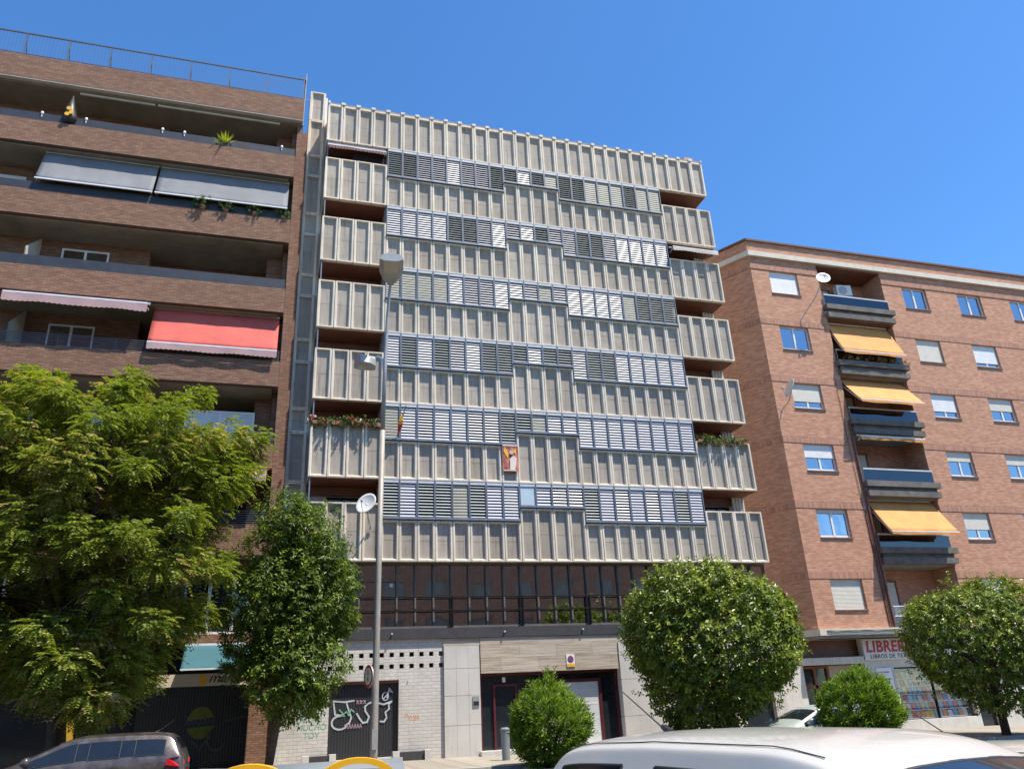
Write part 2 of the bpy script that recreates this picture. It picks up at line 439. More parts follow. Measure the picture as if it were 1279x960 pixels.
for i in range(-12, 20):
    x = i*4.5
    mk.quad(*[(xx, yy, road_z(xx, yy)+.004) for xx, yy in ((x,-15.06),(x+2.2,-15.06),(x+2.2,-14.94),(x,-14.94))])
tag(mk.build('road_marking', M['white']), kind='structure')

# ================================================================== CENTRAL BUILDING
w = .6365; H = 2.9; L0 = 6.41; BW = 28*w
def L(k): return L0+H*k
cb = thing('apartment_building', (BW/2, 6, lift(8)), 'tall pale apartment block of ribbed concrete panels with rows of louvred windows', 'building')
mb = MB()
mb.box(.02, BW-.02, 1.36, 12, .2, 25.55)
mb.box(.02, BW-.02, .60, 1.35, -.5, 3.85)
o = mb.build('wall', M['cream'], cb)
# floor slabs behind the facade
mb = MB()
for k in range(7):
    mb.box(.03, BW-.03, .18, 1.355, L(k)+.004, L(k)+.24)
for k in range(6):
    z0, z1 = L(k)+.245, L(k+1)-.002
    mb.box(4*w-.05, 4*w+.05, .15, 1.35, z0, z1); mb.box(24*w-.05, 24*w+.05, .15, 1.35, z0, z1)
mb.build('floor_slab', M['slab'], cb)

def tray(mb, x0, x1, z0, z1, yf, d=.10, fl=.063, ft=.05, fb=.055, sl=.028, back=.175):
    """one U-shaped precast unit: ribs left and right, thin top and bottom lips, a sunk face"""
    x0 += .011; x1 -= .011; z0 += .006; z1 -= .006
    yf += rnd.uniform(-.006, .006)
    A = [(x0,z0),(x1,z0),(x1,z1),(x0,z1)]
    B = [(x0+fl,z0+fb),(x1-fl,z0+fb),(x1-fl,z1-ft),(x0+fl,z1-ft)]
    C_ = [(x0+fl+sl,z0+fb+.05),(x1-fl-sl,z0+fb+.05),(x1-fl-sl,z1-ft-.02),(x0+fl+sl,z1-ft-.02)]
    mb.mi = 0
    for i in range(4):
        j = (i+1) % 4
        mb.quad((A[i][0],yf,A[i][1]),(A[j][0],yf,A[j][1]),(B[j][0],yf,B[j][1]),(B[i][0],yf,B[i][1]))
        mb.quad((B[i][0],yf,B[i][1]),(B[j][0],yf,B[j][1]),(C_[j][0],yf+d,C_[j][1]),(C_[i][0],yf+d,C_[i][1]))
        mb.quad((A[j][0],yf,A[j][1]),(A[i][0],yf,A[i][1]),(A[i][0],yf+back,A[i][1]),(A[j][0],yf+back,A[j][1]))
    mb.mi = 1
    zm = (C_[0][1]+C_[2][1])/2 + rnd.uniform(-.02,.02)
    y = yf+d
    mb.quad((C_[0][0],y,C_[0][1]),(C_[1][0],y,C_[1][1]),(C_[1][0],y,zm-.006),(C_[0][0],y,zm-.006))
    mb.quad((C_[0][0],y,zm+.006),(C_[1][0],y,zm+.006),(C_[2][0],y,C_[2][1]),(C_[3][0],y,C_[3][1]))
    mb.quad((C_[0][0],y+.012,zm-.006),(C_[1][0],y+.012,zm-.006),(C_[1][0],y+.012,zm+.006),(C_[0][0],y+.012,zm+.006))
    mb.mi = 0

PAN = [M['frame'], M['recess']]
# attic band
mb = MB()
for j in range(28):
    tray(mb, j*w, (j+1)*w, L(6), L(6)+1.93, 0, ft=.10)
mb.mi = 0
for j in range(29):
    x = j*w
    mb.box(max(x-.085,0.005), min(x+.085, BW-.005), -.035, .22, L(6)+1.935, L(6)+2.05)
mb.box(BW-.13, BW-.003, .155, 1.3, L(6)+.01, L(6)+1.93)
mb.box(.003, .13, .155, 1.3, L(6)+.01, L(6)+1.93)
attic = mb.build('attic_panel_band', PAN, cb)
mb = MB(); mb.box(.14, BW-.14, .23, .55, 25.5, 25.98)
for j in range(28): mb.box(j*w+.10, (j+1)*w-.10, .0, .225, L(6)+1.935, L(6)+1.985)
mb.box(17.1, 17.6, .3, .9, 25.98, 26.22)
mb.build('roof_coping', M['terra'] if False else pm('tan_coping_tile', (.40,.27,.18), .8, .3, 5), cb)

LOW, HIGH = 1.45, .93
def top_of_band(j):     # how far the panels rise from the level line under each window bay
    if j < 4 or j >= 24: return 2.02
    return H-HIGH-.02 if 12 <= j < 16 else H-LOW-.02

BAL_L = []; BAL_R = []
for k in range(6):
    mb = MB()
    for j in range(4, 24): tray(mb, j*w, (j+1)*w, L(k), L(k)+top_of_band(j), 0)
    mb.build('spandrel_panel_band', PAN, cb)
    for side in (0, 1):
        j0 = 0 if side == 0 else 24
        mb = MB()
        for j in range(j0, j0+4): tray(mb, j*w, (j+1)*w, L(k), L(k)+2.02, -.02)
        x = .006 if side == 0 else BW-.136
        mb.box(x, x+.13, .135, 1.34, L(k)+.01, L(k)+2.0)
        b = mb.build('balcony', PAN, cb)
        (BAL_L if side == 0 else BAL_R).append(b)
        # painted underside
        mb = MB()
        xa, xb = (.05, 4*w-.02) if side == 0 else (24*w+.02, BW-.05)
        if k > 0:
            mb.box(xa, xb, .16, 1.34, L(k)-.03, L(k)-.003); mb.build('soffit', M['soffit'], b)
for side in (0, 1):      # attic soffit over the top balconies
    xa, xb = (.05, 4*w-.02) if side == 0 else (24*w+.02, BW-.05)
    mb = MB(); mb.box(xa, xb, .16, 1.34, L(6)-.03, L(6)-.003); mb.build('soffit', M['soffit'], attic)

# balcony rear walls: doors, frames, beige leaves
for k in range(6):
    for side, lst in ((0, BAL_L), (1, BAL_R)):
        xa = .05 if side == 0 else 24*w+.1
        xb = 4*w-.06 if side == 0 else BW-.2
        z0, z1 = L(k)+.25, L(k+1)-.04
        d = MB(); d.box(xa+.75, xa+1.75, 1.31, 1.35, z0, z1-.42)
        fr = d.build('balcony_door', M['winglass'], lst[k])
        f = MB()
        for (a, b_) in ((xa+.68, xa+.76), (xa+1.22, xa+1.27), (xa+1.74, xa+1.82)): f.box(a, b_, 1.27, 1.345, z0, z1-.40)
        f.box(xa+.68, xa+1.82, 1.265, 1.34, z1-.43, z1-.36)
        f.build('door_frame', M['bronze'], lst[k])
        u = MB()
        top = z1-.30 if k < 4 else z1-.5
        u.box(xa+.02, xb-.02, 1.20, 1.34, top, z1-.005); u.build('downstand_beam', M['soffit'], lst[k])
        # steel corner posts
        if side == 0:
            t = MB(); t.tube([(.07,.05,L(k)+2.0),(.07,.05,L(k+1)-.01)], .03, 8); t.build('post', M['alu'], lst[k])
# white end screens to the right of the right balconies
for k in range(6):
    mb = MB()
    z0, z1 = L(k)+.25, L(k+1)-.04
    mb.box(BW-.60, BW-.05, 1.02, 1.06, z0, z1)
    for i in range(4): mb.box(BW-.585+i*.15, BW-.50+i*.15, .99, 1.017, z0, z1)
    mb.build('end_screen', M['cream'], BAL_R[k])

# left wing of narrow panels, set back
mb = MB()
zs = [4.5, 5.55, 6.5, 8.4, 9.37, 11.25, 12.18, 14.08, 15.02, 16.93, 17.88, 19.78, 20.78, 22.68, 23.72, 25.6, 27.2]
for a, b_ in zip(zs[:-1], zs[1:]):
    tray(mb, -.76, -.08, a, b_, 1.05, fl=.09, d=.10)
mb.mi = 0
mb.box(-.78, .0, 1.23, 3, 4.5, 27.1)
mb.build('side_panel_strip', PAN, cb)

# --- louvred windows
def louvre_meshes(kind, h):
    fw = w-.014
    f = MB(); a = .027
    f.box(-fw/2, fw/2, -.03, .05, 0, .055); f.box(-fw/2, fw/2, -.03, .05, h-.03, h)
    f.box(-fw/2, -fw/2+a, -.03, .05, .055, h-.03); f.box(fw/2-a, fw/2, -.03, .05, .055, h-.03)
    f.box(-fw/2-.004, fw/2+.004, -.075, .05, -.035, 0)
    f.mi = 1; f.box(-fw/2+a, fw/2-a, -.026, .05, h-.125, h-.03); f.mi = 0
    f.mi = 2; f.quad((-fw/2+a,.14,.055),(fw/2-a,.14,.055),(fw/2-a,.14,h-.03),(-fw/2+a,.14,h-.03)); f.mi = 0
    me = bpy.data.meshes.new('louvred_window'); me.from_pydata(f.v, [], f.f)
    for m in (M['alu'], M['aluw'], M['louvback']): me.materials.append(m)
    me.polygons.foreach_set('material_index', f.m)
    tilt = {'W': 28, 'M': 40, 'D': 50, 'G': 14, 'S': 0}[kind]
    mat = M['slat'+kind]
    s = MB()
    z0, z1 = .06, h-.13
    if kind == 'S':
        s.box(-fw/2+a+.01, fw/2-a-.01, .0, .015, z0, z1)
    else:
        n = max(2, round((z1-z0)/.108)); p = (z1-z0)/n
        c = .105 if kind != 'G' else .118
        t = R(tilt)
        for i in range(n):
            zc = z0+(i+.5)*p; dy = math.sin(t)*c/2; dz = math.cos(t)*c/2
            # tilted slat, lower edge outwards, gently dished
            y0, zl, y1, zh = .025-dy, zc-dz, .025+dy, zc+dz
            ny, nz = -math.cos(t)*.008, math.sin(t)*.008
            xa, xb = -fw/2+a+.004, fw/2-a-.004
            ym, zm = (y0+y1)/2+ny*1.2, (zl+zh)/2+nz*1.2
            s.quad((xa,y0,zl),(xb,y0,zl),(xb,ym,zm),(xa,ym,zm)); s.quad((xa,ym,zm),(xb,ym,zm),(xb,y1,zh),(xa,y1,zh))
            s.quad((xa,y0-ny*.6,zl-nz*.6),(xa,y1-ny*.6,zh-nz*.6),(xb,y1-ny*.6,zh-nz*.6),(xb,y0-ny*.6,zl-nz*.6))
            s.quad((xa,y0-ny*.6,zl-nz*.6),(xb,y0-ny*.6,zl-nz*.6),(xb,y0,zl),(xa,y0,zl))
    ms = bpy.data.meshes.new('louvre_slats'); ms.from_pydata(s.v, [], s.f); ms.materials.append(mat)
    return me, ms
ROWS = {5: "DDMMWMMDDWDGDDGGGDGG", 4: "WWWWDDMWMWDMMDDMWWWW", 3: "GGGGWMMWWMGMWWWWGDDD",
        2: "WDWDMWDDDWDDMDDWWWWW", 1: "GWMWWMMDDGWWWWWWWWWW", 0: "DWDDGDWWSWMMDWMWMWDW"}
cache = {}
LAB = {'W': 'louvred window with white slats half open', 'M': 'louvred window with silver slats part open', 'D': 'louvred window with dark slats wide open',
       'G': 'louvred window with closed beige slats', 'S': 'window with a solid pale blue screen'}
stuffm = {}
for k, row in ROWS.items():
    for i, kd in enumerate(row):
        j = i+4
        hgt = (HIGH if 12 <= j < 16 else LOW)-.045
        key = (kd, hgt)
        if key not in cache: cache[key] = louvre_meshes(*key)
        fm, sm = cache[key]
        pos = Vector(((j+.5)*w, 0, L(k+1)-hgt-.005))
        if k == 5:                       # top row: past a hundred, kept as one part
            for nm, me in (('f', fm), ('s', sm)):
                q = stuffm.setdefault((nm, kd if nm == 's' else ''), MB())
                n = len(q.v)
                q.v += [tuple(v.co+pos) for v in me.vertices]
                for p in me.polygons: q.f.append(tuple(n+t for t in p.vertices)); q.m.append(p.material_index)
            continue
        o = bpy.data.objects.new('louvred_window', fm); COL.objects.link(o); o.parent = cb
        o.location = pos-BASE[cb.name]; o['label'] = LAB[kd]
        s_ = bpy.data.objects.new('louvre_slats', sm); COL.objects.link(s_); s_.parent = o
        s_.rotation_euler = (R(rnd.uniform(-1.5,1.5))*0, 0, 0)
allm = MB(); mats = [M['alu'], M['aluw'], M['louvback']]
for (nm, kd), q in stuffm.items():
    n = len(allm.v); allm.v += q.v
    if nm == 's': mats.append(M['slat'+kd]); off = len(mats)-1
    for f, m in zip(q.f, q.m): allm.f.append(tuple(n+t for t in f)); allm.m.append(m if nm == 'f' else off)
o = allm.build('louvred_window', mats, cb); o['kind'] = 'stuff'; o['label'] = 'top row of louvred windows under the attic band'

# mezzanine: bronze framed glazing, curtains behind
mb = MB(); mb.box(-.9, BW-.03, .5, .52, 4.3, 6.36); mez = mb.build('mezzanine_glazing', M['glass'], cb, label='brown tinted strip of first floor glazing')
mb = MB()
for j in range(-1, 29):
    x = j*w
    if x < -.8: continue
    mb.box(x-.028, x+.028, .38, .495, 4.3, 6.36)
mb.box(-.9, BW-.03, .365, .495, 4.22, 4.30); mb.box(-.9, BW-.03, .37, .495, 6.36, 6.405)
mb.box(-.9, 3.2, .40, .49, 5.79, 5.82)
mb.build('mullions', M['bronzel'], mez)
mb = MB()
for z in (5.25, 4.80): mb.tube([(-.9,.24,z),(BW-.1,.24,z)], .022, 8)
for j in range(0, 29, 4): mb.box(j*w-.02, j*w+.02, .22, .36, 4.25, 5.27)
mb.build('railing', M['bronze'], mez)
mb = MB()
rr = random.Random(5)
for j in range(-1, 28):
    if rr.random() < (.75 if j < 9 else .35):
        mb.box(j*w+.05, (j+1)*w-.05, .80, .82, 4.35, rr.choice((6.3, 6.3, 5.4)))
mb.build('curtain', M['curtainb'], mez)
mb = MB()
for j, z0, z1 in ((0,4.4,5.9),(5,5.0,5.5),(7,4.4,5.2),(13,4.4,5.5),(16,4.6,5.4),(17,4.6,5.4)):
    mb.box(j*w+.12, (j+1)*w-.1, .86, .88, z0, z1)
mb.build('blind', M['curtain'], mez)
mb = MB(); mb.box(-.9, BW-.05, 1.33, 1.352, 4.3, 6.4); mb.build('room_wall', M['curtainb'], mez)
mb = MB(); mb.box(2.95, 3.06, .492, .498, 5.62, 5.74); mb.build('sticker', M['white'], mez)
mb = MB(); mb.box(-.93, BW-.02, .20, 1.35, 3.88, 4.215); mb.build('fascia', M['fascia'], cb)
mb = MB()
for x, z in ((3.0,4.05),(6.9,4.05),(9.8,4.07)): mb.tube([(x,.195,z),(x,.12,z)], .03, 8)
mb.build('spotlight', M['aluw'], cb)

# ground floor: white brick with vent holes and the black garage
HOLES = []
for z, n0 in ((3.40, 0), (3.04, 0)):
    for i in range(-3, 11):
        x = 1.37+i*.331
        HOLES.append((x-.075, x+.075, z-.07, z+.07))
mb = MB()
mb.wall(-.55, 4.70, -.3, 3.88, .30, HOLES+[(1.06, 3.27, .35, 2.62)], .22)
wb = mb.build('white_brick_wall', M['whbrick'], cb)
mb = MB()
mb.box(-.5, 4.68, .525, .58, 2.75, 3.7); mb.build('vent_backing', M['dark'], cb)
mb = MB(); mb.box(1.05, 3.28, .46, .515, .3, 2.62); gd = mb.build('garage_door', M['blackdoor'], cb)
mb = MB(); mb.box(1.063, 3.267, .33, .45, 2.535, 2.617); mb.build('lintel', M['wood'], gd)
mb = MB(); mb.box(.9, 3.35, -.1, .52, .15, .345); mb.build('threshold', M['kerb'], gd)
# spray paint on the door
def sq(pts, ox, oz, s, wd, y, mbx):
    mbx.ribbon([(ox+p[0]*s, oz+p[1]*s) for p in pts], wd, y)
def arc(cx, cz, rx, rz, a0, a1, n=12):
    return [(cx+rx*math.cos(R(a0+(a1-a0)*i/n)), cz+rz*math.sin(R(a0+(a1-a0)*i/n))) for i in range(n+1)]
g = MB(); y = .452
sq([(1.85,2.05),(1.55,2.02),(1.19,2.06),(1.22,1.95),(1.27,1.66),(1.55,1.62)], 0,0,1,.05,y,g)
sq(arc(1.42,1.42,.25,.20,80,330), 0,0,1,.055,y-.004,g)
sq([(1.62,1.98),(1.70,1.75),(1.78,1.55),(1.72,1.40),(1.60,1.33)], 0,0,1,.05,y-.008,g)
sq([(1.95,1.66),(2.05,1.50),(2.15,1.38),(2.28,1.40),(2.34,1.55),(2.22,1.72),(2.20,1.86),(2.32,1.95),(2.42,1.98)], 0,0,1,.055,y-.012,g)
sq([(2.70,1.40),(2.82,1.38),(2.90,1.50),(2.86,1.66),(2.98,1.76),(2.96,1.90),(3.06,1.98),(2.80,1.90),(2.62,1.95)], 0,0,1,.05,y-.016,g)
sq(arc(2.85,2.14,.10,.12,0,360), 0,0,1,.03,y-.020,g)
sq([(2.78,2.06),(2.92,2.20),(2.98,2.38),(3.08,2.25),(2.96,2.30),(2.9,2.1)], 0,0,1,.035,y-.024,g)
g.build('graffiti', M['gsil'], gd, label='silver spray painted letters')
g = MB()
sq([(1.40,1.80),(1.50,1.70),(1.45,1.60),(1.62,1.74),(1.70,1.62),(1.76,1.80),(1.86,1.72)], 0,0,1,.035,.436,g)
g.build('graffiti', M['ggreen'], gd, label='green spray painted scribble')
g = MB()
for i in range(6): sq([(1.62+i*.085,1.24),(1.65+i*.085,1.36),(1.68+i*.085,1.25)], 0,0,1,.02,.434,g)
for i in range(3): sq([(1.93+i*.11,1.95),(2.0+i*.11,2.03),(1.93+i*.11,2.05),(2.0+i*.11,1.95)], 0,0,1,.02,.434,g)
g.build('graffiti', M['gpink'], gd, label='faint pink spray painted letters')
def wtext(body, size, x, z, mat, lab, shear=.15, sx=1):
    o = text_part('graffiti', body, size, (x, .297, z), mat, wb, shear=shear, sx=sx, ext=.001); o['label'] = lab
for i, (t, x) in enumerate((('TENGO', .00), ('DETALI', .00), ('MUCHO', .02), ('TOY', .22))):
    wtext(t, .24, x+.08, 1.72-i*.235, M['ggreen'], 'thin green spray painted words', .1, 1.0)
wtext('OyATC', .2, .06, 2.02, M['ggreen'], 'thin green spray painted words', .1, 1.2)
wtext('Psyga', .24, 3.44, 1.42, M['gorange'], 'orange spray painted word', .2, .95)
wtext('i', .22, 3.5, 2.45, M['bronze'], 'small dark scrawl', .3)

# marble piers, travertine lintel, entrance
mb = MB()
for z0, z1 in ((-.3, 1.15), (1.156, 2.05), (2.056, 2.9), (2.906, 3.62)):
    for x0, x1 in ((4.76, 5.17), (5.176, 5.58), (5.586, 5.98)): mb.box(x0, x1, .20, .58, z0, z1-.004)
mb.build('marble_pier', M['marble'], cb)
mb = MB()
for z0, z1 in ((-.3, 1.15), (1.156, 2.35), (2.356, 3.62)): mb.box(11.12, 12.62, .20, .58, z0, z1-.004)
mb.build('marble_pier', M['marble'], cb)
mb = MB(); mb.box(4.75, 6.03, .26, .59, 3.625, 3.87); mb.box(6.035, 11.11, .24, .58, 2.72, 3.87); mb.box(11.115, 12.65, .26, .59, 3.625, 3.87)
mb.build('travertine_lintel', M['trav'], cb)
mb = MB(); mb.box(6.0, 11.1, .585, .6, .1, 2.72); en = mb.build('entrance', M['winglass'], cb, label='dark glass entrance with dark red frames')
mb = MB()
for x0, x1, z0, z1 in ((6.04,11.1,2.63,2.71),(6.04,6.10,.3,2.63),(6.50,6.57,.3,2.36),(7.28,7.35,.3,2.36),(6.57,7.28,2.29,2.36),(7.75,7.85,.2,2.44),(10.36,10.46,.2,2.44),(7.85,10.36,2.34,2.44),(11.0,11.08,.2,2.63)):
    mb.box(x0, x1, .50, .58, z0, z1)
mb.build('door_frame', M['red'], en)
mb = MB(); mb.box(7.86, 10.35, .535, .578, .15, 2.335); mb.build('garage_door', M['shutw'], en, label='white sectional garage door')
mb = MB(); mb.box(5.9, 11.2, -.1, .58, .0, lift(8)+.16); mb.build('doorstep', M['marble'], en)
mb = MB(); mb.box(6.85, 6.95, .52, .58, 2.42, 2.58); mb.build('entrance_lamp', M['white'], en)
mb = MB(); mb.box(5.71, 5.93, .17, .197, 1.70, 2.02); ip = mb.build('intercom', M['silver'], cb)
mb = MB(); mb.box(5.73, 5.91, .162, .1695, 1.73, 1.86); mb.build('keypad', M['black'], ip)
# rest of the street level, right
mb = MB(); mb.wall(12.62, BW-.02, -.5, 3.88, .34, [(13.2,15.6,.7,2.9),(16.0,17.3,.0,2.7)], .2); mb.build('white_brick_wall', M['whbrick'], cb)
mb = MB(); mb.box(13.2, 15.6, .545, .57, .7, 2.9); mb.box(16.0, 17.3, .545, .57, 0, 2.7); mb.build('shop_window', M['winglass'], cb)

# ---- things fixed to the central block
def awning(parent, name, x0, x1, ya, za, yb, zb, mat, valance=None, vh=.22, sag=.03, bar=True, label=None, scal=.16):
    mb = MB(); nx, ns = 24, 8
    for i in range(nx+1):
        for s_ in range(ns+1):
            t = s_/ns; x = x0+(x1-x0)*i/nx
            wv = (math.sin(i*1.7)*.014+math.sin(i*.61+x0)*.022)*t*(1.25-t*.5)
            mb.v.append((x, ya+(yb-ya)*t+wv, za+(zb-za)*t-math.sin(t*math.pi)*sag+wv))
    for i in range(nx):
        for s_ in range(ns):
            a = i*(ns+1)+s_; mb.f.append((a, a+1, a+ns+2, a+ns+1)); mb.m.append(0)
    o = mb.build(name, mat, parent, smooth=True, label=label)
    so = o.modifiers.new('thick', 'SOLIDIFY'); so.thickness = .006
    if bar:
        b = MB(); b.bar((x0,yb,zb),(x1,yb,zb),.05); b.bar((x0,ya+.03,za+.03),(x1,ya+.03,za+.03),.07)
        b.build('front_bar', M['white'], o)
        b = MB()
        for x in (x0+.05, x1-.05): b.bar((x,ya+.06,za-.22),(x,yb+.07,zb-.03),.03)
        b.build('arm', M['white'], o)
    if valance:
        v = MB(); n = max(2, round((x1-x0)/.045))
        for i in range(n):
            xa, xb = x0+(x1-x0)*i/n, x0+(x1-x0)*(i+1)/n
            f = lambda x: zb-vh-.035*abs(math.sin((x-x0)/scal*math.pi))-.015*math.sin(x*3)
            yy = lambda x: yb-.03+.012*math.sin(x*5)
            v.quad((xa,yy(xa),f(xa)),(xb,yy(xb),f(xb)),(xb,yy(xb),zb-.02),(xa,yy(xa),zb-.02))
        vo = v.build('valance', valance, o)
        vs = vo.modifiers.new('thick', 'SOLIDIFY'); vs.thickness = .004
    return o
awning(BAL_L[5], 'awning', .08, 4*w-.06, .10, L(6)-.10, -.10, L(6)-.30, M['browncan'], M['browncan'], .13, label='half rolled brown striped awning')
awning(BAL_R[4], 'awning', 24*w+.15, BW-.1, .10, L(5)-.25, -.25, L(5)-.40, M['beigecan'], M['beigecan'], .16, label='half rolled beige awning')
mb = MB()
for i in range(22): mb.box(1.15+i*.062, 1.15+i*.062+.016, .10, .12, L(5)+2.0, L(6)-.3)
mb.build('grille', M['black'], BAL_L[5])

def air_con(loc, label, rz=0):
    t = thing('air_conditioner', loc, label, 'air conditioner')
    mb = MB(); mb.box(-.42,.42,-.16,.16,0,.62); o = mb.build('casing', M['white'], t, local=True)
    bv = o.modifiers.new('b','BEVEL'); bv.width = .02; bv.segments = 2
    mb = MB(); mb.disc((-.08,-.165,.31),(0,1,0),.235,.012,28); gr = mb.build('fan_grille', M['slatD'], t, local=True)
    mb = MB()
    for r_ in (.08,.15,.21):
        pts = [(-.08+r_*math.cos(a*math.pi/12), -.176, .31+r_*math.sin(a*math.pi/12)) for a in range(25)]
        mb.tube(pts, .007, 5)
    for a in range(6): mb.bar((-.08,-.176,.31),(-.08+.23*math.cos(a*math.pi/3),-.176,.31+.23*math.sin(a*math.pi/3)),.01)
    mb.build('guard', M['white'], gr, local=True)
    mb = MB()
    for x in (-.3,.3): mb.bar((x,-.16,-.02),(x,.5,-.02),.035); mb.bar((x,.45,-.3),(x,-.12,-.03),.03)
    mb.build('bracket', M['steel'], t, local=True)
    t.rotation_euler[2] = rz
    return t
air_con((.62, .45, L(5)+1.62), 'white air conditioner box on the top left balcony of the concrete block', )

def dish(loc, aim, rad, armbase, label):
    t = thing('satellite_dish', loc, label, 'satellite dish', 'satellite dishes')
    aim = Vector(aim).normalized(); c = Vector((0,0,0))
    u = aim.cross(Vector((0,0,1))).normalized(); v = aim.cross(u)
    mb = MB(); n, rg = 28, 6
    for i in range(rg+1):
        r_ = rad*i/rg; d = .22*rad*(i/rg)**2
        for k in range(n):
            a = 2*math.pi*k/n
            mb.v.append(tuple(c+aim*d+(u*math.cos(a)*.92+v*math.sin(a))*r_))
    for i in range(rg):
        for k in range(n):
            a = i*n+k; b = i*n+(k+1)%n; mb.f.append((a,b,b+n,a+n)); mb.m.append(0)
    o = mb.build('reflector', M['dish'], t, smooth=True, local=True)
    s_ = o.modifiers.new('t','SOLIDIFY'); s_.thickness = .015
    mb = MB(); f = aim*rad*1.0+v*rad*.25
    mb.tube([v*rad*.95+aim*.2*rad, v*rad*.7+aim*rad*.6, f], .012, 6); mb.tube([f, f-aim*.1], .035, 8)
    mb.build('feed_arm', M['slatD'], t, local=True)
    mb = MB(); ab = Vector(armbase)-Vector(loc)
    mid = Vector((ab.x, -.02+ab.y*.2, -.05)) if False else ab*.35+Vector((0,0,-rad*.5))
    mb.tube([c-aim*.02, mid, ab], .022, 8); mb.disc(ab, (0,1,0), .07, .03, 10)
    mb.build('bracket', M['steel'], t, local=True)
    return t
dish((2.0,-.55,8.22), (-.55,-.75,.42), .41, (2.2,.0,7.55), 'white satellite dish on the lowest left balcony beside the lamp post')

# streamer and banner
t = thing('flag', (3.10,-.28,10.9), 'small red and yellow streamer flag on a short staff at a louvred window', 'flag')
mb = MB(); mb.bar((3.06,-.02,10.85),(3.32,-.52,11.95),.018); mb.build('staff', M['bronze'], t)
mb = MB()
for i in range(8):
    t0, t1 = i/8, (i+1)/8
    f = lambda q: (3.10+.20*q+.03*math.sin(q*7), -.12-.36*q+.05*math.sin(q*9), 10.98+.93*q)
    g_ = lambda q: (.16*math.sin(min(1,q*1.25)*math.pi)+.03)
    p0, p1 = f(t0), f(t1)
    mb.mi = 1 if i in (3,4,5,6) else 0
    mb.quad((p0[0]-g_(t0)*.6,p0[1]-.02,p0[2]-.05),(p0[0]+g_(t0)*.3,p0[1]+.03,p0[2]),(p1[0]+g_(t1)*.3,p1[1]+.03,p1[2]),(p1[0]-g_(t1)*.6,p1[1]-.02,p1[2]-.05))
o = mb.build('cloth', [M['signr'], M['yellow']], t); so = o.modifiers.new('t','SOLIDIFY'); so.thickness = .004

bx0, bz0, bx1, bz1 = 11*w+.02, 8.93, 12*w+.01, 10.08
bz0 = L(1)+.42; bz1 = L(1)+1.48
t = thing('banner', ((bx0+bx1)/2, -.03, bz0), 'red printed banner with a pale robed figure hanging below the louvres', 'banner')
mb = MB(); n = 10
for i in range(n):
    for j in range(n):
        X = lambda a: bx0+(bx1-bx0)*a/n
        Z = lambda b: bz0+(bz1-bz0)*b/n
        Y = lambda a, b: -.06+.015*math.sin(a*1.3+b*.4)
        mb.quad((X(i),Y(i,j),Z(j)),(X(i+1),Y(i+1,j),Z(j)),(X(i+1),Y(i+1,j+1),Z(j+1)),(X(i),Y(i,j+1),Z(j+1)))
o = mb.build('cloth', pm('red_banner_print', (.46,.15,.11), .85, .5, 5), t)
mb = MB(); cx = (bx0+bx1)/2
yy = -.085
mb.quad((cx-.04,yy,bz0+.06),(cx+.16,yy,bz0+.06),(cx+.24,yy,bz0+.5),(cx+.12,yy,bz0+.62),(cx-.02,yy,bz0+.5)); mb.quad((bx0+.02,yy,bz0+.02),(bx1-.1,yy,bz0+.02),(bx1-.1,yy,bz0+.05),(bx0+.02,yy,bz0+.05)); mb.quad((bx0+.02,yy,bz1-.07),(bx1-.02,yy,bz1-.07),(bx1-.02,yy,bz1-.03),(bx0+.02,yy,bz1-.03))
mb.build('robed_figure', M['petalw'], t)
mb = MB(); mb.disc((cx+.04,yy-.003,bz0+.74),(0,1,0),.085,.004,20); mb.build('printed_face', M['skin'], t)
mb = MB(); mb.quad((bx0+.1,yy,bz1-.12),(bx0+.25,yy,bz1-.4),(bx0+.2,yy,bz1-.55),(bx0+.05,yy,bz1-.3)); mb.quad((bx1-.1,yy,bz1-.12),(bx1-.2,yy,bz1-.3),(bx1-.08,yy,bz1-.4)); mb.build('printed_rays', M['yellow'], t)

# ================================================================== LEAVES AND PLANTS
def leaf_object(name, leaves, mat, parent, base):
    """leaves: list of (pos, dir, side normal, length, width, tone)"""
    v = []; f = []; tone = []
    for (p, d, nrm, ln, wd, tn) in leaves:
        s_ = d.cross(nrm)
        if s_.length < 1e-5: continue
        s_.normalize(); up = s_.cross(d)
        n = len(v)
        a = p; m1 = p+d*(ln*.45)
        v += [a, m1+s_*wd*.5+up*wd*.18, p+d*ln-up*ln*.10, m1-s_*wd*.5+up*wd*.18]
        f += [(n, n+1, n+2), (n, n+2, n+3)]
        tone += [tn, tn]
    me = bpy.data.meshes.new(name)
    me.from_pydata([(q.x-base.x, q.y-base.y, q.z-base.z) for q in v], [], f)
    me.materials.append(mat)
    at = me.attributes.new('tone', 'FLOAT', 'FACE'); at.data.foreach_set('value', tone)
    o = bpy.data.objects.new(name, me); COL.objects.link(o); o.parent = parent
    BASE[o.name] = base
    return o
def rdir(r): 
    while True:
        q = Vector((r.uniform(-1,1), r.uniform(-1,1), r.uniform(-1,1)))
        if .05 < q.length < 1: return q.normalized()

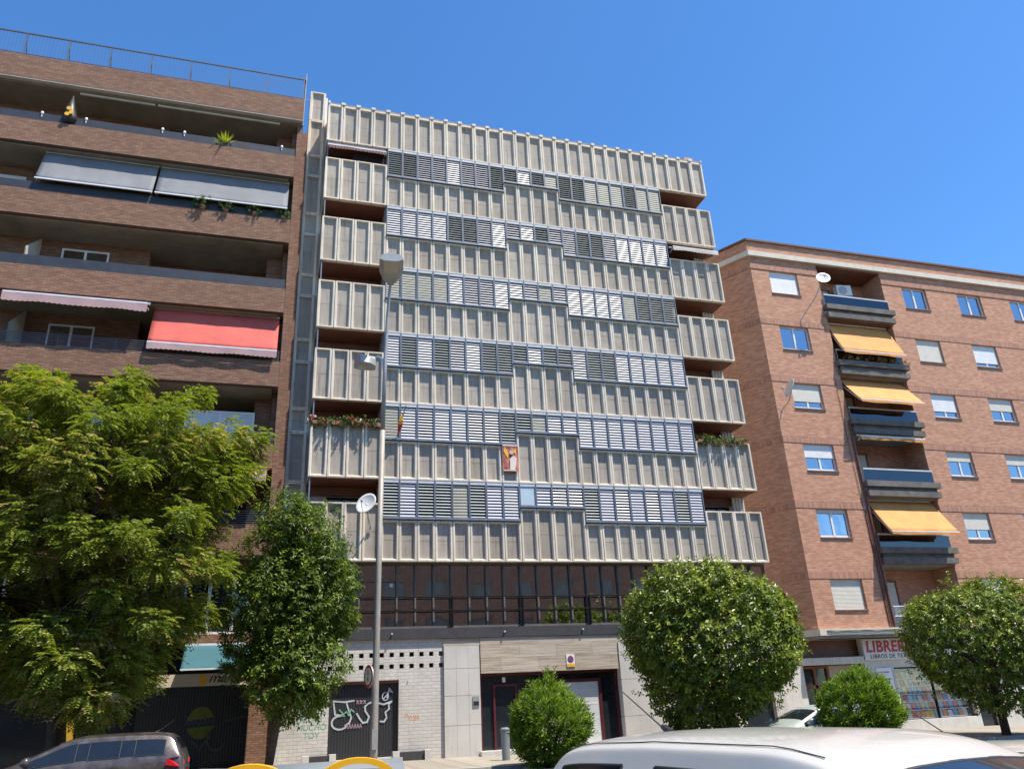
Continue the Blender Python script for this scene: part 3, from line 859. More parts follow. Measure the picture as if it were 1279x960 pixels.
def shoots(r, centre, rad, n, per, ln, wd, slen, shell=(.62,1.04), up=.45, bump=.13, droop=.35, seed=0, spread=.9):
    """leafy shoots over a bumpy ellipsoid"""
    out = []
    ph = [rdir(r) for _ in range(26)]
    lobes = [r.uniform(-1, 1) for _ in ph]
    for _ in range(n):
        d = rdir(r)
        k = 1+bump*sum(l*max(0, d.dot(q)-.72)*3.2 for q, l in zip(ph, lobes))
        s_ = r.uniform(*shell)
        if r.random() < .72: s_ = shell[1]-abs(r.gauss(0, .09))
        p = Vector((centre[0]+d.x*rad[0]*k*s_, centre[1]+d.y*rad[1]*k*s_, centre[2]+d.z*rad[2]*k*s_))
        ax = (d*.8+Vector((0,0,up))+rdir(r)*.45).normalized()
        tn0 = r.choice((r.uniform(.0,.35), r.uniform(.25,.85)))
        sl = slen*r.uniform(.6,1.3)
        for q in range(per):
            a = q*2.4+r.uniform(-.3,.3); t = (q+.5)/per
            u = ax.cross(Vector((.3,.5,.8))).normalized(); v_ = ax.cross(u)
            sd = (u*math.cos(a)+v_*math.sin(a))
            dd = (sd*spread+ax*.6+Vector((0,0,-droop*r.random()))).normalized()
            out.append((p+ax*sl*t, dd, (d*.55+Vector((0,0,.75))+rdir(r)*.5).normalized(), ln*r.uniform(.7,1.2), wd*r.uniform(.8,1.2), min(1, max(0, tn0+r.uniform(-.2,.25)+.15*t))))
    return out

def limbs(mb, r, base, top, r0, r1, targets, kink=.12):
    base, top = Vector(base), Vector(top)
    pts = [base.lerp(top, t)+Vector((r.uniform(-1,1), r.uniform(-1,1), 0))*kink*(0 if t in (0,) else 1)*.6 for t in (0,.3,.6,.85,1)]
    mb.tube(pts, [r0*1.15, r0, (r0+r1)*.55, r1, r1*.8], 10)
    for tgt in targets:
        tgt = Vector(tgt); t = r.uniform(.45,.95); st = base.lerp(top, t)
        m1 = st.lerp(tgt, .5)+Vector((r.uniform(-.2,.2), r.uniform(-.2,.2), .25))
        mb.tube([st, m1, tgt], [r1*.75, r1*.45, r1*.12], 6)

# --- two clipped round street trees (the second is a copy)
def round_tree(loc, label, group, rad=(2.62,2.5,2.28), hc=3.12, seed=3):
    r = random.Random(seed); b = Vector(loc)
    t = thing('round_tree', loc, label, 'tree', group)
    c = (b.x, b.y, b.z+hc)
    lv = shoots(r, c, rad, 3300, 9, .16, .082, .30, (.45,1.04), .45, .22)
    lv += shoots(r, c, (rad[0]*.75, rad[1]*.75, rad[2]*.75), 500, 9, .13, .065, .26, (.5,1.0))
    lv += shoots(r, c, (rad[0]*1.07, rad[1]*1.07, rad[2]*1.08), 150, 10, .12, .06, .34, (.98,1.03), .7, .16)
    leaf_object('crown', lv, M['leafR'], t, b)
    mb = MB(); tg = [(c[0]+rad[0]*.7*q.x, c[1]+rad[1]*.7*q.y, c[2]+rad[2]*.7*abs(q.z)) for q in (rdir(r) for _ in range(16))]
    limbs(mb, r, (b.x,b.y,b.z-.1), (b.x+.05,b.y,b.z+hc), .15, .09, tg, .05)
    mb.build('trunk', M['bark'], t, smooth=True)
    return t
rt = round_tree((12.25,-4.3,gz(12,-4.3)), 'round clipped street tree in front of the right end of the concrete block', 'round clipped street trees')
rt2 = copy_tree(rt); rt2.location = (22.9,-4.2,gz(22,-4.2)-.02); rt2.rotation_euler[2] = R(140)
rt2['label'] = 'round clipped street tree with bare dark trunk in front of the bookshop'
rt2.scale = (.87,.87,.88)
for ch in rt2.children:
    if ch.name.startswith('crown'): ch.location.z = .38

# --- two oleander shrubs
def shrub(loc, label, seed):
    r = random.Random(seed); b = Vector(loc)
    t = thing('oleander_bush', loc, label, 'bush', 'oleander bushes by the kerb')
    lv = shoots(r, (b.x,b.y,b.z+.98), (.90,.88,.90), 1150, 13, .15, .034, .26, (.45,1.02), 1.0, .14, .05, spread=.55)
    lv += shoots(r, (b.x+.12,b.y,b.z+2.0), (.16,.16,.3), 14, 13, .15, .034, .28, (.2,1), 1.6, .1, .0, spread=.5) if seed == 21 else []
    k = MB()
    for (xa,xb,ya,yb) in ((-.6,.6,-.6,-.48),(-.6,.6,.48,.6),(-.6,-.48,-.477,.477),(.48,.6,-.477,.477)): k.box(b.x+xa,b.x+xb,b.y+ya,b.y+yb,b.z-.3,b.z+.04)
    k.build('planting_kerb', M['kerb'], t)
    leaf_object('foliage', lv, M['leafB'], t, b)
    mb = MB()
    for _ in range(12):
        a = r.uniform(0,6.28); q = r.uniform(.3,.8)
        mb.tube([(b.x+.1*math.cos(a),b.y+.1*math.sin(a),b.z-.1),(b.x+.35*q*math.cos(a),b.y+.35*q*math.sin(a),b.z+.6),(b.x+.8*q*math.cos(a),b.y+.8*q*math.sin(a),b.z+1.5)],[.03,.022,.008],6)
    mb.build('stem', M['bark'], t, smooth=True)
    return t
shrub((6.36,-5.6,road_z(6.4,-5.6)+.06), 'bright green oleander bush with one tall shoot in front of the white garage door', 21)
shrub((14.30,-8.0,road_z(13.7,-8.0)+.07), 'bright green oleander bush between the two round trees', 22)

# --- slim leaning tree left of the garage
def slim_tree():
    r = random.Random(31); b = Vector((-.72,-3.0,gz(-.7,-3)))
    t = thing('slim_tree', b, 'slim dark green tree on a thin leaning trunk beside the white brick wall', 'tree')
    lv = []; tg = []
    for (x, z, rx, rz, n) in ((-.35,7.2,.75,.75,260),(.25,7.0,.7,.7,220),(-.75,6.3,.85,.8,260),(.35,6.0,.95,.75,330),(1.05,6.35,.35,.4,60),(-.6,5.2,1.05,.8,360),(.5,5.0,.95,.7,330),(1.15,4.35,.45,.35,110),(-.9,4.1,.85,.75,300),(.3,4.0,1.0,.75,340),(-.4,3.1,.95,.7,300),(.55,3.0,.75,.6,230),(-.05,2.35,.75,.5,220),(.55,2.15,.4,.3,80),(-1.2,3.4,.6,.5,130),(1.0,5.5,.5,.4,110)):
        y = -3+r.uniform(-.5,.5); x = x*.9-.22; z = z*.92+.12; rx *= .92
        lv += shoots(r, (x,y,z), (rx,rx*.95,rz), int(n*1.35), 10, .13, .056, .34, (.25,1.15), .3, .34, .55)
        tg.append((x,y,z))
    leaf_object('crown', lv, M['leafS'], t, b)
    mb = MB(); limbs(mb, r, (b.x,b.y,b.z-.1), (.05,-3,5.6), .105, .06, tg, .06)
    mb.build('trunk', M['bark'], t, smooth=True)
slim_tree()

# --- large locust tree
def locust():
    r = random.Random(41); b = Vector((-5.6,-5.0+.45,gz(-5.6,-4.5)))
    t = thing('locust_tree', b, 'large spreading locust tree with feathery yellow green foliage before the brown brick block', 'tree')
    P = [(-10.5,8.2),(-9,9.0),(-7.9,9.75),(-7.4,10.3),(-7.0,10.65),(-6.6,10.1),(-6.0,9.7),(-5.5,10.2),(-4.9,10.7),(-4.6,10.0),(-4.1,9.5),(-3.6,10.0),(-3.2,10.25),(-2.9,9.2),(-2.3,9.2),(-1.3,9.15),(-1.6,8.6),(-2.1,8.3),(-1.75,7.75),(-2.5,7.1),(-2.3,6.3),(-1.95,5.3),(-2.5,4.4),(-2.7,4.0),(-3.0,3.4),(-3.3,2.7),(-3.9,2.3),(-4.6,1.9),(-5.2,1.9),(-6.3,2.4),(-7.3,3.1),(-8.5,2.8),(-10.5,3.0)]
    def inside(x, z):
        c = False
        for (x0,z0),(x1,z1) in zip(P, P[1:]+P[:1]):
            if (z0 > z) != (z1 > z) and x < (x1-x0)*(z-z0)/(z1-z0)+x0: c = not c
        return c
    cl = []
    tries = 0
    while len(cl) < 300 and tries < 16000:
        tries += 1
        x, z = r.uniform(-10.4,-1.3), r.uniform(1.9,10.6)
        if not inside(x, z+.15) or not inside(x+.35, z) or not inside(x-.3, z-.2): continue
        e = math.sqrt(max(0, 1-((x+5.6)/5.0)**2*.75-((z-6.2)/4.9)**2*.75))
        y = -4.9+r.uniform(-1,1)*2.5*e
        if any((x-q[0])**2+((y-q[1])*.7)**2+((z-q[2])*1.35)**2 < .45**2 for q in cl): continue
        # leave a few windows in the crown
        if (x+6.4)**2+(z-4.6)**2 < .5 or (x+8.3)**2+(z-4.2)**2 < .6: continue
        cl.append((x, y, z-.2))
    for (px, pz) in ((-7.0,10.35),(-7.6,9.95),(-4.95,10.4),(-5.3,10.0),(-3.25,9.95),(-1.75,9.0),(-2.3,9.0),(-2.0,7.75),(-2.3,5.2),(-4.6,2.1),(-9.0,8.7)):
        cl.append((px, -5+r.uniform(-.4,.4), pz))
    lv = []
    cx, cy = -5.6, -4.9
    for (x, y, z) in cl:
        out = Vector((x-cx, y-cy, 0)); out = out.normalized() if out.length > .2 else rdir(r)
        dryc = r.random() < .45
        rr_ = r.uniform(.42,.75)
        for _ in range(int(120*rr_/.7)):
            o_ = rdir(r)
            p = Vector((x,y,z))+Vector((o_.x*rr_, o_.y*rr_, o_.z*rr_*.55))*r.uniform(.25,1)
            d = (out*.55+o_*.7+rdir(r)*.45).normalized()
            ln = r.uniform(.16,.34); tn0 = r.uniform(.15,.8)
            sd = d.cross(Vector((0,0,1))).normalized()
            nl = 6
            dry = dryc and r.random() < .30
            for q in range(nl):
                s_ = (q+.6)/nl; pp = p+d*ln*s_+Vector((0,0,-.22*ln*s_*s_*2))
                for sg in (-1,1):
                    ld = (sd*sg+d*.45+Vector((0,0,-.25))).normalized()
                    tn = 1.5 if dry and r.random() < .75 else min(1, max(0, tn0+r.uniform(-.15,.2)))
                    lv.append((pp, ld, (Vector((0,0,1))+rdir(r)*.7).normalized(), r.uniform(.075,.115), .044, tn))
    leaf_object('crown', lv, M['leafL'], t, b)
    mb = MB()
    mb.tube([(b.x,b.y,b.z-.1),(b.x+.1,b.y-.05,1.2),(b.x-.05,b.y,2.4),(b.x+.1,b.y-.2,3.6)],[.27,.21,.19,.17],12)
    forks = [(-7.6,-5.4,6.6),(-5.2,-5.6,7.4),(-3.6,-4.6,6.5),(-6.2,-3.6,7.2),(-4.2,-6.0,5.2),(-7.8,-4.2,4.8)]
    for f in forks:
        st = Vector((b.x+.05,b.y-.1,3.1+r.uniform(-.5,.5))); fv = Vector(f)
        mb.tube([st, st.lerp(fv,.5)+Vector((r.uniform(-.3,.3),0,.3)), fv],[.12,.085,.05],8)
    for i, c in enumerate(cl):
        cv = Vector(c); fv = min((Vector(f) for f in forks), key=lambda q: (q-cv).length)
        mb.tube([fv, fv.lerp(cv,.5)+Vector((0,0,.2)), cv],[.04,.022,.008],5, False)
    mb.build('trunk', M['bark'], t, smooth=True)
locust()

# ================================================================== LEFT BUILDING
lb = thing('brick_apartment_building', (-13, 6, lift(-12)), 'dark brown brick apartment block with long balconies and awnings', 'building')
XL, XR = -26.0, -1.20
BANDS = [(24.65,25.72),(21.70,22.73),(18.60,19.66),(15.56,16.56),(12.58,13.56),(9.56,10.42),(6.60,7.62)]
mb = MB()
mb.box(XL, -1.38, 2.6, 13, .2, 25.2)
mb.box(XL, -6.30, 1.62, 2.59, 6.7, 24.9)
mb.box(-1.98, -1.40, 1.2, 2.59, 6.7, 24.9)
mb.build('wall', M['lbrick'], lb)
mb = MB()      # dark brick pier against the neighbour
mb.box(-1.385, -.772, .75, 6, 3.9, 24.60); mb.box(-1.195, -1.0, .35, .745, 3.9, 24.55)
mb.build('pier', M['lbrick'], lb)
mb = MB(); mb.box(XL, -.99, .0, .22, BANDS[0][0], BANDS[0][1]); mb.box(-1.2, -.99, .225, 3, BANDS[0][0], BANDS[0][1]); par = mb.build('parapet', M['lbrick'], lb)
mb = MB(); mb.box(XL, -1.0, .225, 3, 24.55, 24.645); mb.build('soffit', M['lsoffit'], par)
mb = MB(); mb.box(XL, -1.0, .01, .2, 24.60, 24.645); mb.box(-9.4,-6.7,.3,.36,24.47,24.55); mb.box(-6.6,-1.9,.3,.36,24.47,24.55); mb.build('edge_strip', M['cream'], par)
mb = MB()
mb.bar((XL,.1,26.88),(-1.0,.1,26.88),.05)
mb.bar((XL,.1,25.85),(-1.0,.1,25.85),.03)
x = XL
while x < -1.0: mb.bar((x,.1,25.85),(x,.1,26.87),.012); x += .125
for i in range(17):
    x = -1.05-i*1.5
    mb.bar((x,.1,25.72),(x,.1,26.88),.04); mb.bar((x,.1,26.6),(x,.6,25.75),.025)
mb.bar((-1.0,.1,26.88),(-1.0,2.5,26.88),.05)
mb.build('roof_railing', M['rail'], lb)
bal = []
for i, (z0, z1) in enumerate(BANDS[1:]):
    mb = MB(); mb.box(XL, XR, .0, .2, z0, z1); mb.box(XR-.2, XR, .205, 1.19, z0, z1)
    b = mb.build('balcony', M['lbrick'], lb); bal.append(b)
    mb = MB(); mb.box(XL, XR-.21, .205, 2.585, z0-.05, z0+.2); mb.build('soffit', M['lsoffit'], b)
    mb = MB(); hh = (.42, .40, .45, .42, .4, .4)[i]
    if i in (0, 1, 2): mb.box(XL, XR-.03, .10, .115, z1+.012, z1+hh)
    else:
        for q in range(6): mb.bar((XL,.1,z1+.08+q*.075),(XR-.04,.1,z1+.08+q*.075),.018)
    for q in range(9): mb.bar((XR-.06-q*1.8,.13,z1+.0),(XR-.06-q*1.8,.13,z1+hh+.03),.03)
    mb.build('railing', M['net'] if i < 3 else M['rail'], b)
# partition fins, doors, windows
def lwin(parent, x0, x1, z0, z1, y, cur=True, sh=0):
    mb = MB()
    a = .06
    mb.box(x0,x1,y-.05,y,z0,z0+a); mb.box(x0,x1,y-.05,y,z1-a,z1); mb.box(x0,x0+a,y-.05,y,z0+a,z1-a); mb.box(x1-a,x1,y-.05,y,z0+a,z1-a); mb.box((x0+x1)/2-.04,(x0+x1)/2+.04,y-.055,y,z0+a,z1-a)
    o = mb.build('window', M['white'], parent)
    mb = MB(); mb.box(x0+a,x1-a,y-.02,y-.012,z0+a,z1-a); mb.build('pane', M['glassb'], o)
    if cur: mb = MB(); mb.box(x0+a,x1-a,y-.008,y-.003,z0+a,z1-a); mb.build('curtain', M['curtain'], o)
    if sh: mb = MB(); mb.box(x0+.02,x1-.02,y-.045,y-.025,z1-(z1-z0)*sh,z1-.02); mb.build('roller_shutter', M['shutterw'], o)
    return o
lwin(lb, -9.3, -7.7, 16.2, 18.25, 1.615); lwin(lb, -9.25, -7.75, 13.2, 15.1, 1.615)
lwin(lb, -9.6, -6.9, 9.9, 12.0, 1.615, True, .55)
lwin(lb, -13.5, -11.0, 19.2, 21.2, 1.615, True, .6); lwin(lb, -12.5, -10.6, 9.9, 12.1, 1.615)
lwin(lb, -4.3, -1.95, 9.8, 11.95, 1.18, True, .92); lwin(lb, -5.2, -3.0, 22.0, 24.0, 2.59, False)
lwin(lb, -5.0, -2.6, 16.0, 18.1, 2.59, False); lwin(lb, -5.0, -2.6, 19.0, 21.1, 2.59, False)
mb = MB(); mb.box(-7.3,-7.1,1.45,1.61,23.5,24.0); mb.box(-9.0,-7.2,1.55,1.612,21.9,23.9); mb.build('door', M['dark'], lb)
for z0 in (19.7, 16.6, 13.6):
    mb = MB(); mb.quad((-10.05,.2,z0+.1),(-10.05,1.6,z0+.1),(-10.05,1.6,z0+2.0),(-10.05,.2,z0+.8)); mb.quad((-10.02,.2,z0+.1),(-10.02,.2,z0+.8),(-10.02,1.6,z0+2.0),(-10.02,1.6,z0+.1))
    mb.build('partition_fin', M['cream'], lb)
# awnings
awning(bal[0], 'awning', -10.15, -6.23, .42, 21.63, -.12, 20.08, M['bluecan'], None, label='lowered blue grey awning')
awning(bal[0], 'awning', -6.15, -1.35, .42, 21.63, -.12, 20.08, M['bluecan'], None, label='lowered blue grey awning')
awning(bal[2], 'awning', -10.2, -5.75, .06, 15.46, -.45, 15.22, M['pinkcan'], M['pinkcan'], .30, label='half rolled faded pink awning')
awning(bal[2], 'awning', -5.65, -1.33, .42, 15.50, -.14, 13.90, M['redcan'], M['pinkcan'], .24, label='lowered faded red awning with scalloped pale edge')
awning(bal[4], 'awning', -5.6, -1.36, .06, 9.46, -.45, 9.20, M['redcan'], M['pinkcan'], .20, label='half rolled red awning')
awning(bal[4], 'awning', -10.3, -5.7, .06, 9.46, -.45, 9.20, M['redcan'], M['pinkcan'], .20, label='half rolled red awning')
# storey below the lowest band: white framed windows, then shops
mb = MB(); mb.wall(XL, -1.0, 3.95, 6.55, .55, [(-3.6,-1.35,4.2,6.05),(-9.8,-6.6,4.2,6.05),(-6.2,-4.0,4.2,6.05)], .2); mb.box(-1.39,-.56,.56,1.99,-.3,3.94); mb.box(-1.36,-.58,.50,.555,-.3,2.35)
fw = mb.build('wall', M['lbrick'], lb)
for (a, b_) in ((-3.6,-1.35),(-9.8,-6.6),(-6.2,-4.0)):
    mb = MB(); z0, z1 = 4.2, 6.05
    mb.box(a,b_,.68,.74,z0,z0+.08); mb.box(a,b_,.68,.74,z1-.08,z1)
    n = 3
    for i in range(n+1): x = a+(b_-a)*i/n; mb.box(max(a,x-.05),min(b_,x+.05),.675,.735,z0+.08,z1-.08)
    o = mb.build('window', M['white'], lb)
    mb = MB(); mb.box(a,b_,.715,.725,z0+.05,z1-.05); mb.build('pane', M['winglass'], o)
mb = MB()
for (x, z, r_) in ((-1.78,5.22,.16),(-2.02,4.92,.14),(-1.72,4.72,.11),(-2.05,5.4,.10)): mb.disc((x,.708,z),(0,1,0),r_,.006,24)
mb.build('sticker', pm('pale_green_sticker', (.42,.60,.54), .6, .1), o)
mb = MB(); mb.box(XL,-1.40,2.0,2.05,-.3,3.94); mb.box(XL,-1.0,.56,2.6,3.955,4.05); shop = mb.build('shop_front', M['winglass'], lb, label='black shop front under the brown brick block')
mb = MB(); mb.box(-4.75,-1.42,1.80,1.98,.25,2.85); ss = mb.build('roller_shutter', M['blackdoor'], lb, label='black shop shutter with a yellow green disc mural')
mb = MB(); y = 1.792; DX = -.10
for a0, a1 in ((18, 172), (198, 350)):
    pts = arc(-2.82,1.62,.42,.47,a0,a1,20); n = len(mb.v)
    mb.quad(*[(p[0],y,p[1]) for p in pts])
mb.build('mural', pm('dull_yellow_green_paint', (.13,.14,.02), .7, .3, 6), ss)
mb = MB()
for i in range(7): mb.ribbon([(-3.27+i*.13,1.57),(-3.22+i*.13,1.70),(-3.17+i*.13,1.58)], .03, y-.004)
mb.build('mural', pm('dull_blue_paint', (.07,.08,.16), .7, .3, 6), ss)
mb = MB()
for i in range(9): mb.ribbon([(-2.15+i*.08,1.60+i*.012),(-2.10+i*.08,1.68+i*.012),(-2.06+i*.08,1.62+i*.012)], .025, y-.004)
mb.ribbon(arc(-2.3,1.15,.28,.35,100,330), .05, y-.006); mb.ribbon([(-3.0,1.1),(-2.8,.85),(-2.5,1.2)], .05, y-.008)
mb.build('mural', pm('dull_grey_paint', (.07,.075,.075), .7, .3, 6), ss)
mb = MB(); mb.box(-6.85,-6.35,1.2,1.4,.4,2.7); mb.build('yellow_panel', pm('mustard_panel', (.50,.30,.02), .6, .1), lb)
awning(lb, 'awning', -3.4, -1.45, .5, 3.86, -.25, 3.12, M['teal'], None, label='teal shop awning')
t = thing('shop_sign', (-2.1,.35,2.66), 'cream shop sign reading mania under the teal awning', 'sign')
mb = MB(); mb.box(-4.3,-1.38,.36,.42,2.66,3.02); mb.build('board', pm('cream_sign_board', (.62,.50,.36), .6, .08), t)
text_part('lettering', 'mania', .40, (-2.62,.352,2.76), M['signk'], t, shear=.35, sx=1.1, ext=.004)
mb = MB(); mb.quad((-2.86,.355,2.68),(-2.70,.355,2.68),(-2.66,.355,2.84),(-2.70,.355,3.0),(-2.86,.355,3.0)); mb.build('orange_emblem', M['yellow'], t)

# plants and odds and ends on the balconies
def pot_plant(loc, label, kind, s=1.0, seed=1, flower=None, group=None):
    r = random.Random(seed); b = Vector(loc)
    t = thing('potted_plant', loc, label, 'potted plant', group)
    mb = MB(); mb.tube([(b.x,b.y,b.z),(b.x,b.y,b.z+.2*s)],[.10*s,.14*s],12); mb.build('pot', M['terra'], t)
    lv = []
    if kind == 'spike':
        for _ in range(90):
            d = (rdir(r)*.9+Vector((0,0,.8))).normalized()
            lv.append((b+Vector((0,0,.2*s)), d, rdir(r), .62*s*r.uniform(.7,1.1), .06*s, r.random()))
        leaf_object('leaves', lv, M['leafY'], t, b)
    else:
        lv = shoots(r, (b.x,b.y,b.z+.34*s), (.34*s,.2*s,.24*s), 45, 9, .10*s, .05*s, .16*s, (.2,1), .4, .2)
        leaf_object('leaves', lv, M['leafP'], t, b)
    return t
pot_plant((-3.95,.28,22.74), 'yellow green spiky plant on the topmost balcony of the brown block', 'spike', 1.0, 1)
G = 'plants on a balcony ledge of the brown block'
for i, (x, s, lb_) in enumerate(((-4.45,.85,'dark leafy potted plant under the blue grey awning, the larger of two side by side'),(-3.6,.75,'dark leafy potted plant under the blue grey awning, the smaller of two side by side'),(-2.55,.7,'pale trailing potted plant on the brick ledge below the blue grey awning'),(-1.5,.6,'bright green low potted plant at the right end of the brick ledge'))):
    pot_plant((x, .03, 19.662), lb_, 'leaf', s, 50+i, None, G)
t = thing('folded_flag', (-9.55,.15,22.75), 'folded black flag with yellow patch on the top balcony of the brown block', 'flag')
mb = MB(); mb.tube([(-9.55,.15,22.6),(-9.55,.15,24.2)], .015, 6); mb.build('staff', M['steel'], t)
mb = MB(); mb.tube([(-9.55,.15,24.15),(-9.55,.13,23.6),(-9.5,.12,23.1),(-9.5,.12,22.85)],[.02,.16,.27,.22],9); o = mb.build('cloth', M['black'], t, smooth=True)
mb = MB()
for (x, z) in ((-9.52,23.35),(-9.42,23.18),(-9.55,23.08)): mb.disc((x,-.16,z),(0,1,0),.085,.02,10)
mb.build('yellow_patch', M['yellow'], t)
for i, (x, z, l_) in enumerate(((-10.45,22.98,'left of the folded black flag'),(-8.95,22.98,'just right of the folded black flag'),(-6.25,23.02,'near the middle of the top balcony rail'),(-5.45,23.02,'left of the yellow green spiky plant'),(-1.75,23.0,'at the right end of the top balcony'))):
    t = thing('balcony_lamp', (x,.1,z), 'small white globe lamp '+l_, 'lamp', 'globe lamps on the top balcony rail')
    mb = MB(); mb.tube([(x,.1,z),(x,.1,z+.10)],[.02,.02],8); mb.build('stem', M['white'], t)
    mb = MB(); mb.tube([(x,.1,z+.10),(x,.1,z+.12),(x,.1,z+.18),(x,.1,z+.23),(x,.1,z+.25)],[.02,.045,.055,.04,.01],12); mb.build('globe', M['white'], t, smooth=True)

# flower box along a left balcony; trailing plants on a right balcony
def flower_box(x0, x1, z, label, fl, seed):
    r = random.Random(seed); b = Vector(((x0+x1)/2, -.0, z))
    t = thing('flower_box', b, label, 'flower box')
    mb = MB(); mb.box(x0,x1,-.06,.12,z,z+.13); mb.build('trough', M['terra'], t)
    lv = []
    for _ in range(170):
        x = r.uniform(x0-.05,x1+.05)
        lv += shoots(r, (x,r.uniform(-.16,.05),z+r.uniform(.0,.20)), (.07,.08,.08), 1, 7, .075, .05, .1, (.2,1), .2, .1)
    leaf_object('leaves', lv, M['leafP'], t, b)
    if fl:
        for nm, mt, ct in (('red_blossom', M['petalr'], 18), ('pale_blossom', M['petalw'], 14)):
            lv2 = []
            for _ in range(ct):
                c = Vector((r.choice((r.uniform(x0,x1), x0+r.gauss(.0,.08), x0+1.5+r.gauss(0,.2))), -.16+r.uniform(-.05,.05), z+r.uniform(.04,.24)))
                for q in range(9): lv2.append((c, rdir(r), rdir(r), .06, .06, .5))
            leaf_object(nm, lv2, mt, t, b)
flower_box(.02, 4*w-.05, L(1)+1.93, 'flower box with red and pale blossoms along a left balcony top', True, 61)
flower_box(24*w+.15, BW-.15, L(1)+1.96, 'box of straggly green plants along a right balcony top', False, 62)

# ================================================================== RIGHT BUILDING
YF = 1.6
rb = thing('orange_brick_building', (32, 8, lift(30)), 'orange brick apartment block with splayed corner and orange balcony awnings', 'building')
COLS = [(21.72,23.36),(29.76,31.33),(33.38,35.0),(37.0,38.6),(40.6,42.2)]
TOPS = [21.1,18.05,15.04,12.05,9.04,6.0]
RX0, RX1 = 24.62, 28.52
holes = [(c[0],c[1],t-1.25,t) for c in COLS for t in TOPS]
mb = MB()
mb.wall(20.72, 46, 3.95, 22.74, YF, holes+[(RX0,RX1,3.95,21.78)], .16)
mb.quad((RX0,YF+.16,3.95),(RX0,3.0,3.95),(RX0,3.0,21.78),(RX0,YF+.16,21.78)); mb.quad((RX1,YF+.16,3.95),(RX1,YF+.16,21.78),(RX1,3.0,21.78),(RX1,3.0,3.95))
mb.quad((RX0,3.0,3.95),(RX1,3.0,3.95),(RX1,3.0,21.78),(RX0,3.0,21.78))
mb.quad((20.72,YF,22.74),(46,YF,22.74),(46,14,22.74),(17.0,14,22.74),(17.0,YF+6.4,22.74))
mb.quad((46,YF,0),(46,14,0),(46,14,22.74),(46,YF,22.74))
fw = mb.build('wall', M['rbrick'], rb)
mb = MB(); q = 7.4; cx, cy = 20.72-.5*q, YF+.866*q
mb.quad((cx,cy,3.95),(20.72,YF,3.95),(20.72,YF,22.74),(cx,cy,22.74)); mb.build('splayed_wall', M['rbrickc'], rb)
mb = MB()
for z_ in (3.74, 3.94): mb.quad((20.76,YF+.012,z_),(46,YF+.012,z_),(46,13,z_),(17.1,13,z_),(17.1,7.95,z_))
mb.quad((17.4,3.5,-.6),(46,3.5,-.6),(46,3.5,3.73),(17.4,3.5,3.73)); mb.build('floor_slab', M['room'], rb)
# soldier courses, cornice, coping
def belt(mb, z0, z1, pr, skip=True, xs=20.72):
    nrm = Vector((-.866,-.5,0)); tt = math.tan(R(30))*pr
    segs = [(xs-tt, RX0-.001), (RX1+.001, 46)] if skip else [(xs-tt, 46)]
    for a, b in segs:
        y0, y1 = YF-pr, YF-.002
        mb.box(a, b, y0, y1, z0, z1) if a > xs-.0001 else None
        if a <= xs-.0001:
            mb.quad((a,y0,z0),(b,y0,z0),(b,y0,z1),(a,y0,z1)); mb.quad((a,y0,z0),(xs,YF,z0),(b,YF,z0),(b,y0,z0)); mb.quad((a,y0,z1),(b,y0,z1),(b,YF,z1),(xs,YF,z1))
            if skip: mb.quad((b,y0,z0),(b,YF,z0),(b,YF,z1),(b,y0,z1))
    e0 = Vector((cx,cy,0))+nrm*pr
    mb.quad((e0.x,e0.y,z0),(xs-tt,YF-pr,z0),(xs-tt,YF-pr,z1),(e0.x,e0.y,z1))
    mb.quad((e0.x,e0.y,z0),(cx,cy,z0),(xs,YF,z0),(xs-tt,YF-pr,z0)); mb.quad((e0.x,e0.y,z1),(xs-tt,YF-pr,z1),(xs,YF,z1),(cx,cy,z1))
mb = MB()
for t in TOPS[1:]: belt(mb, t+.03, t+.33, .018)
belt(mb, 21.12, 21.48, .03)
mb.build('soldier_course', M['soldier'], rb)
mb = MB(); belt(mb, 21.79, 22.06, .16, False); mb.build('cornice', M['cornice'], rb)
mb = MB(); belt(mb, 22.70, 22.80, .10, False); mb.build('coping', pm('dark_coping', (.15,.075,.05), .8, .2, 4), rb)
mb = MB(); belt(mb, 3.72, 3.97, .26, False); mb.build('cornice', M['cornice'], rb)
mb = MB(); belt(mb, 3.60, 3.715, .14, False); mb.build('cornice', M['slab'], rb)

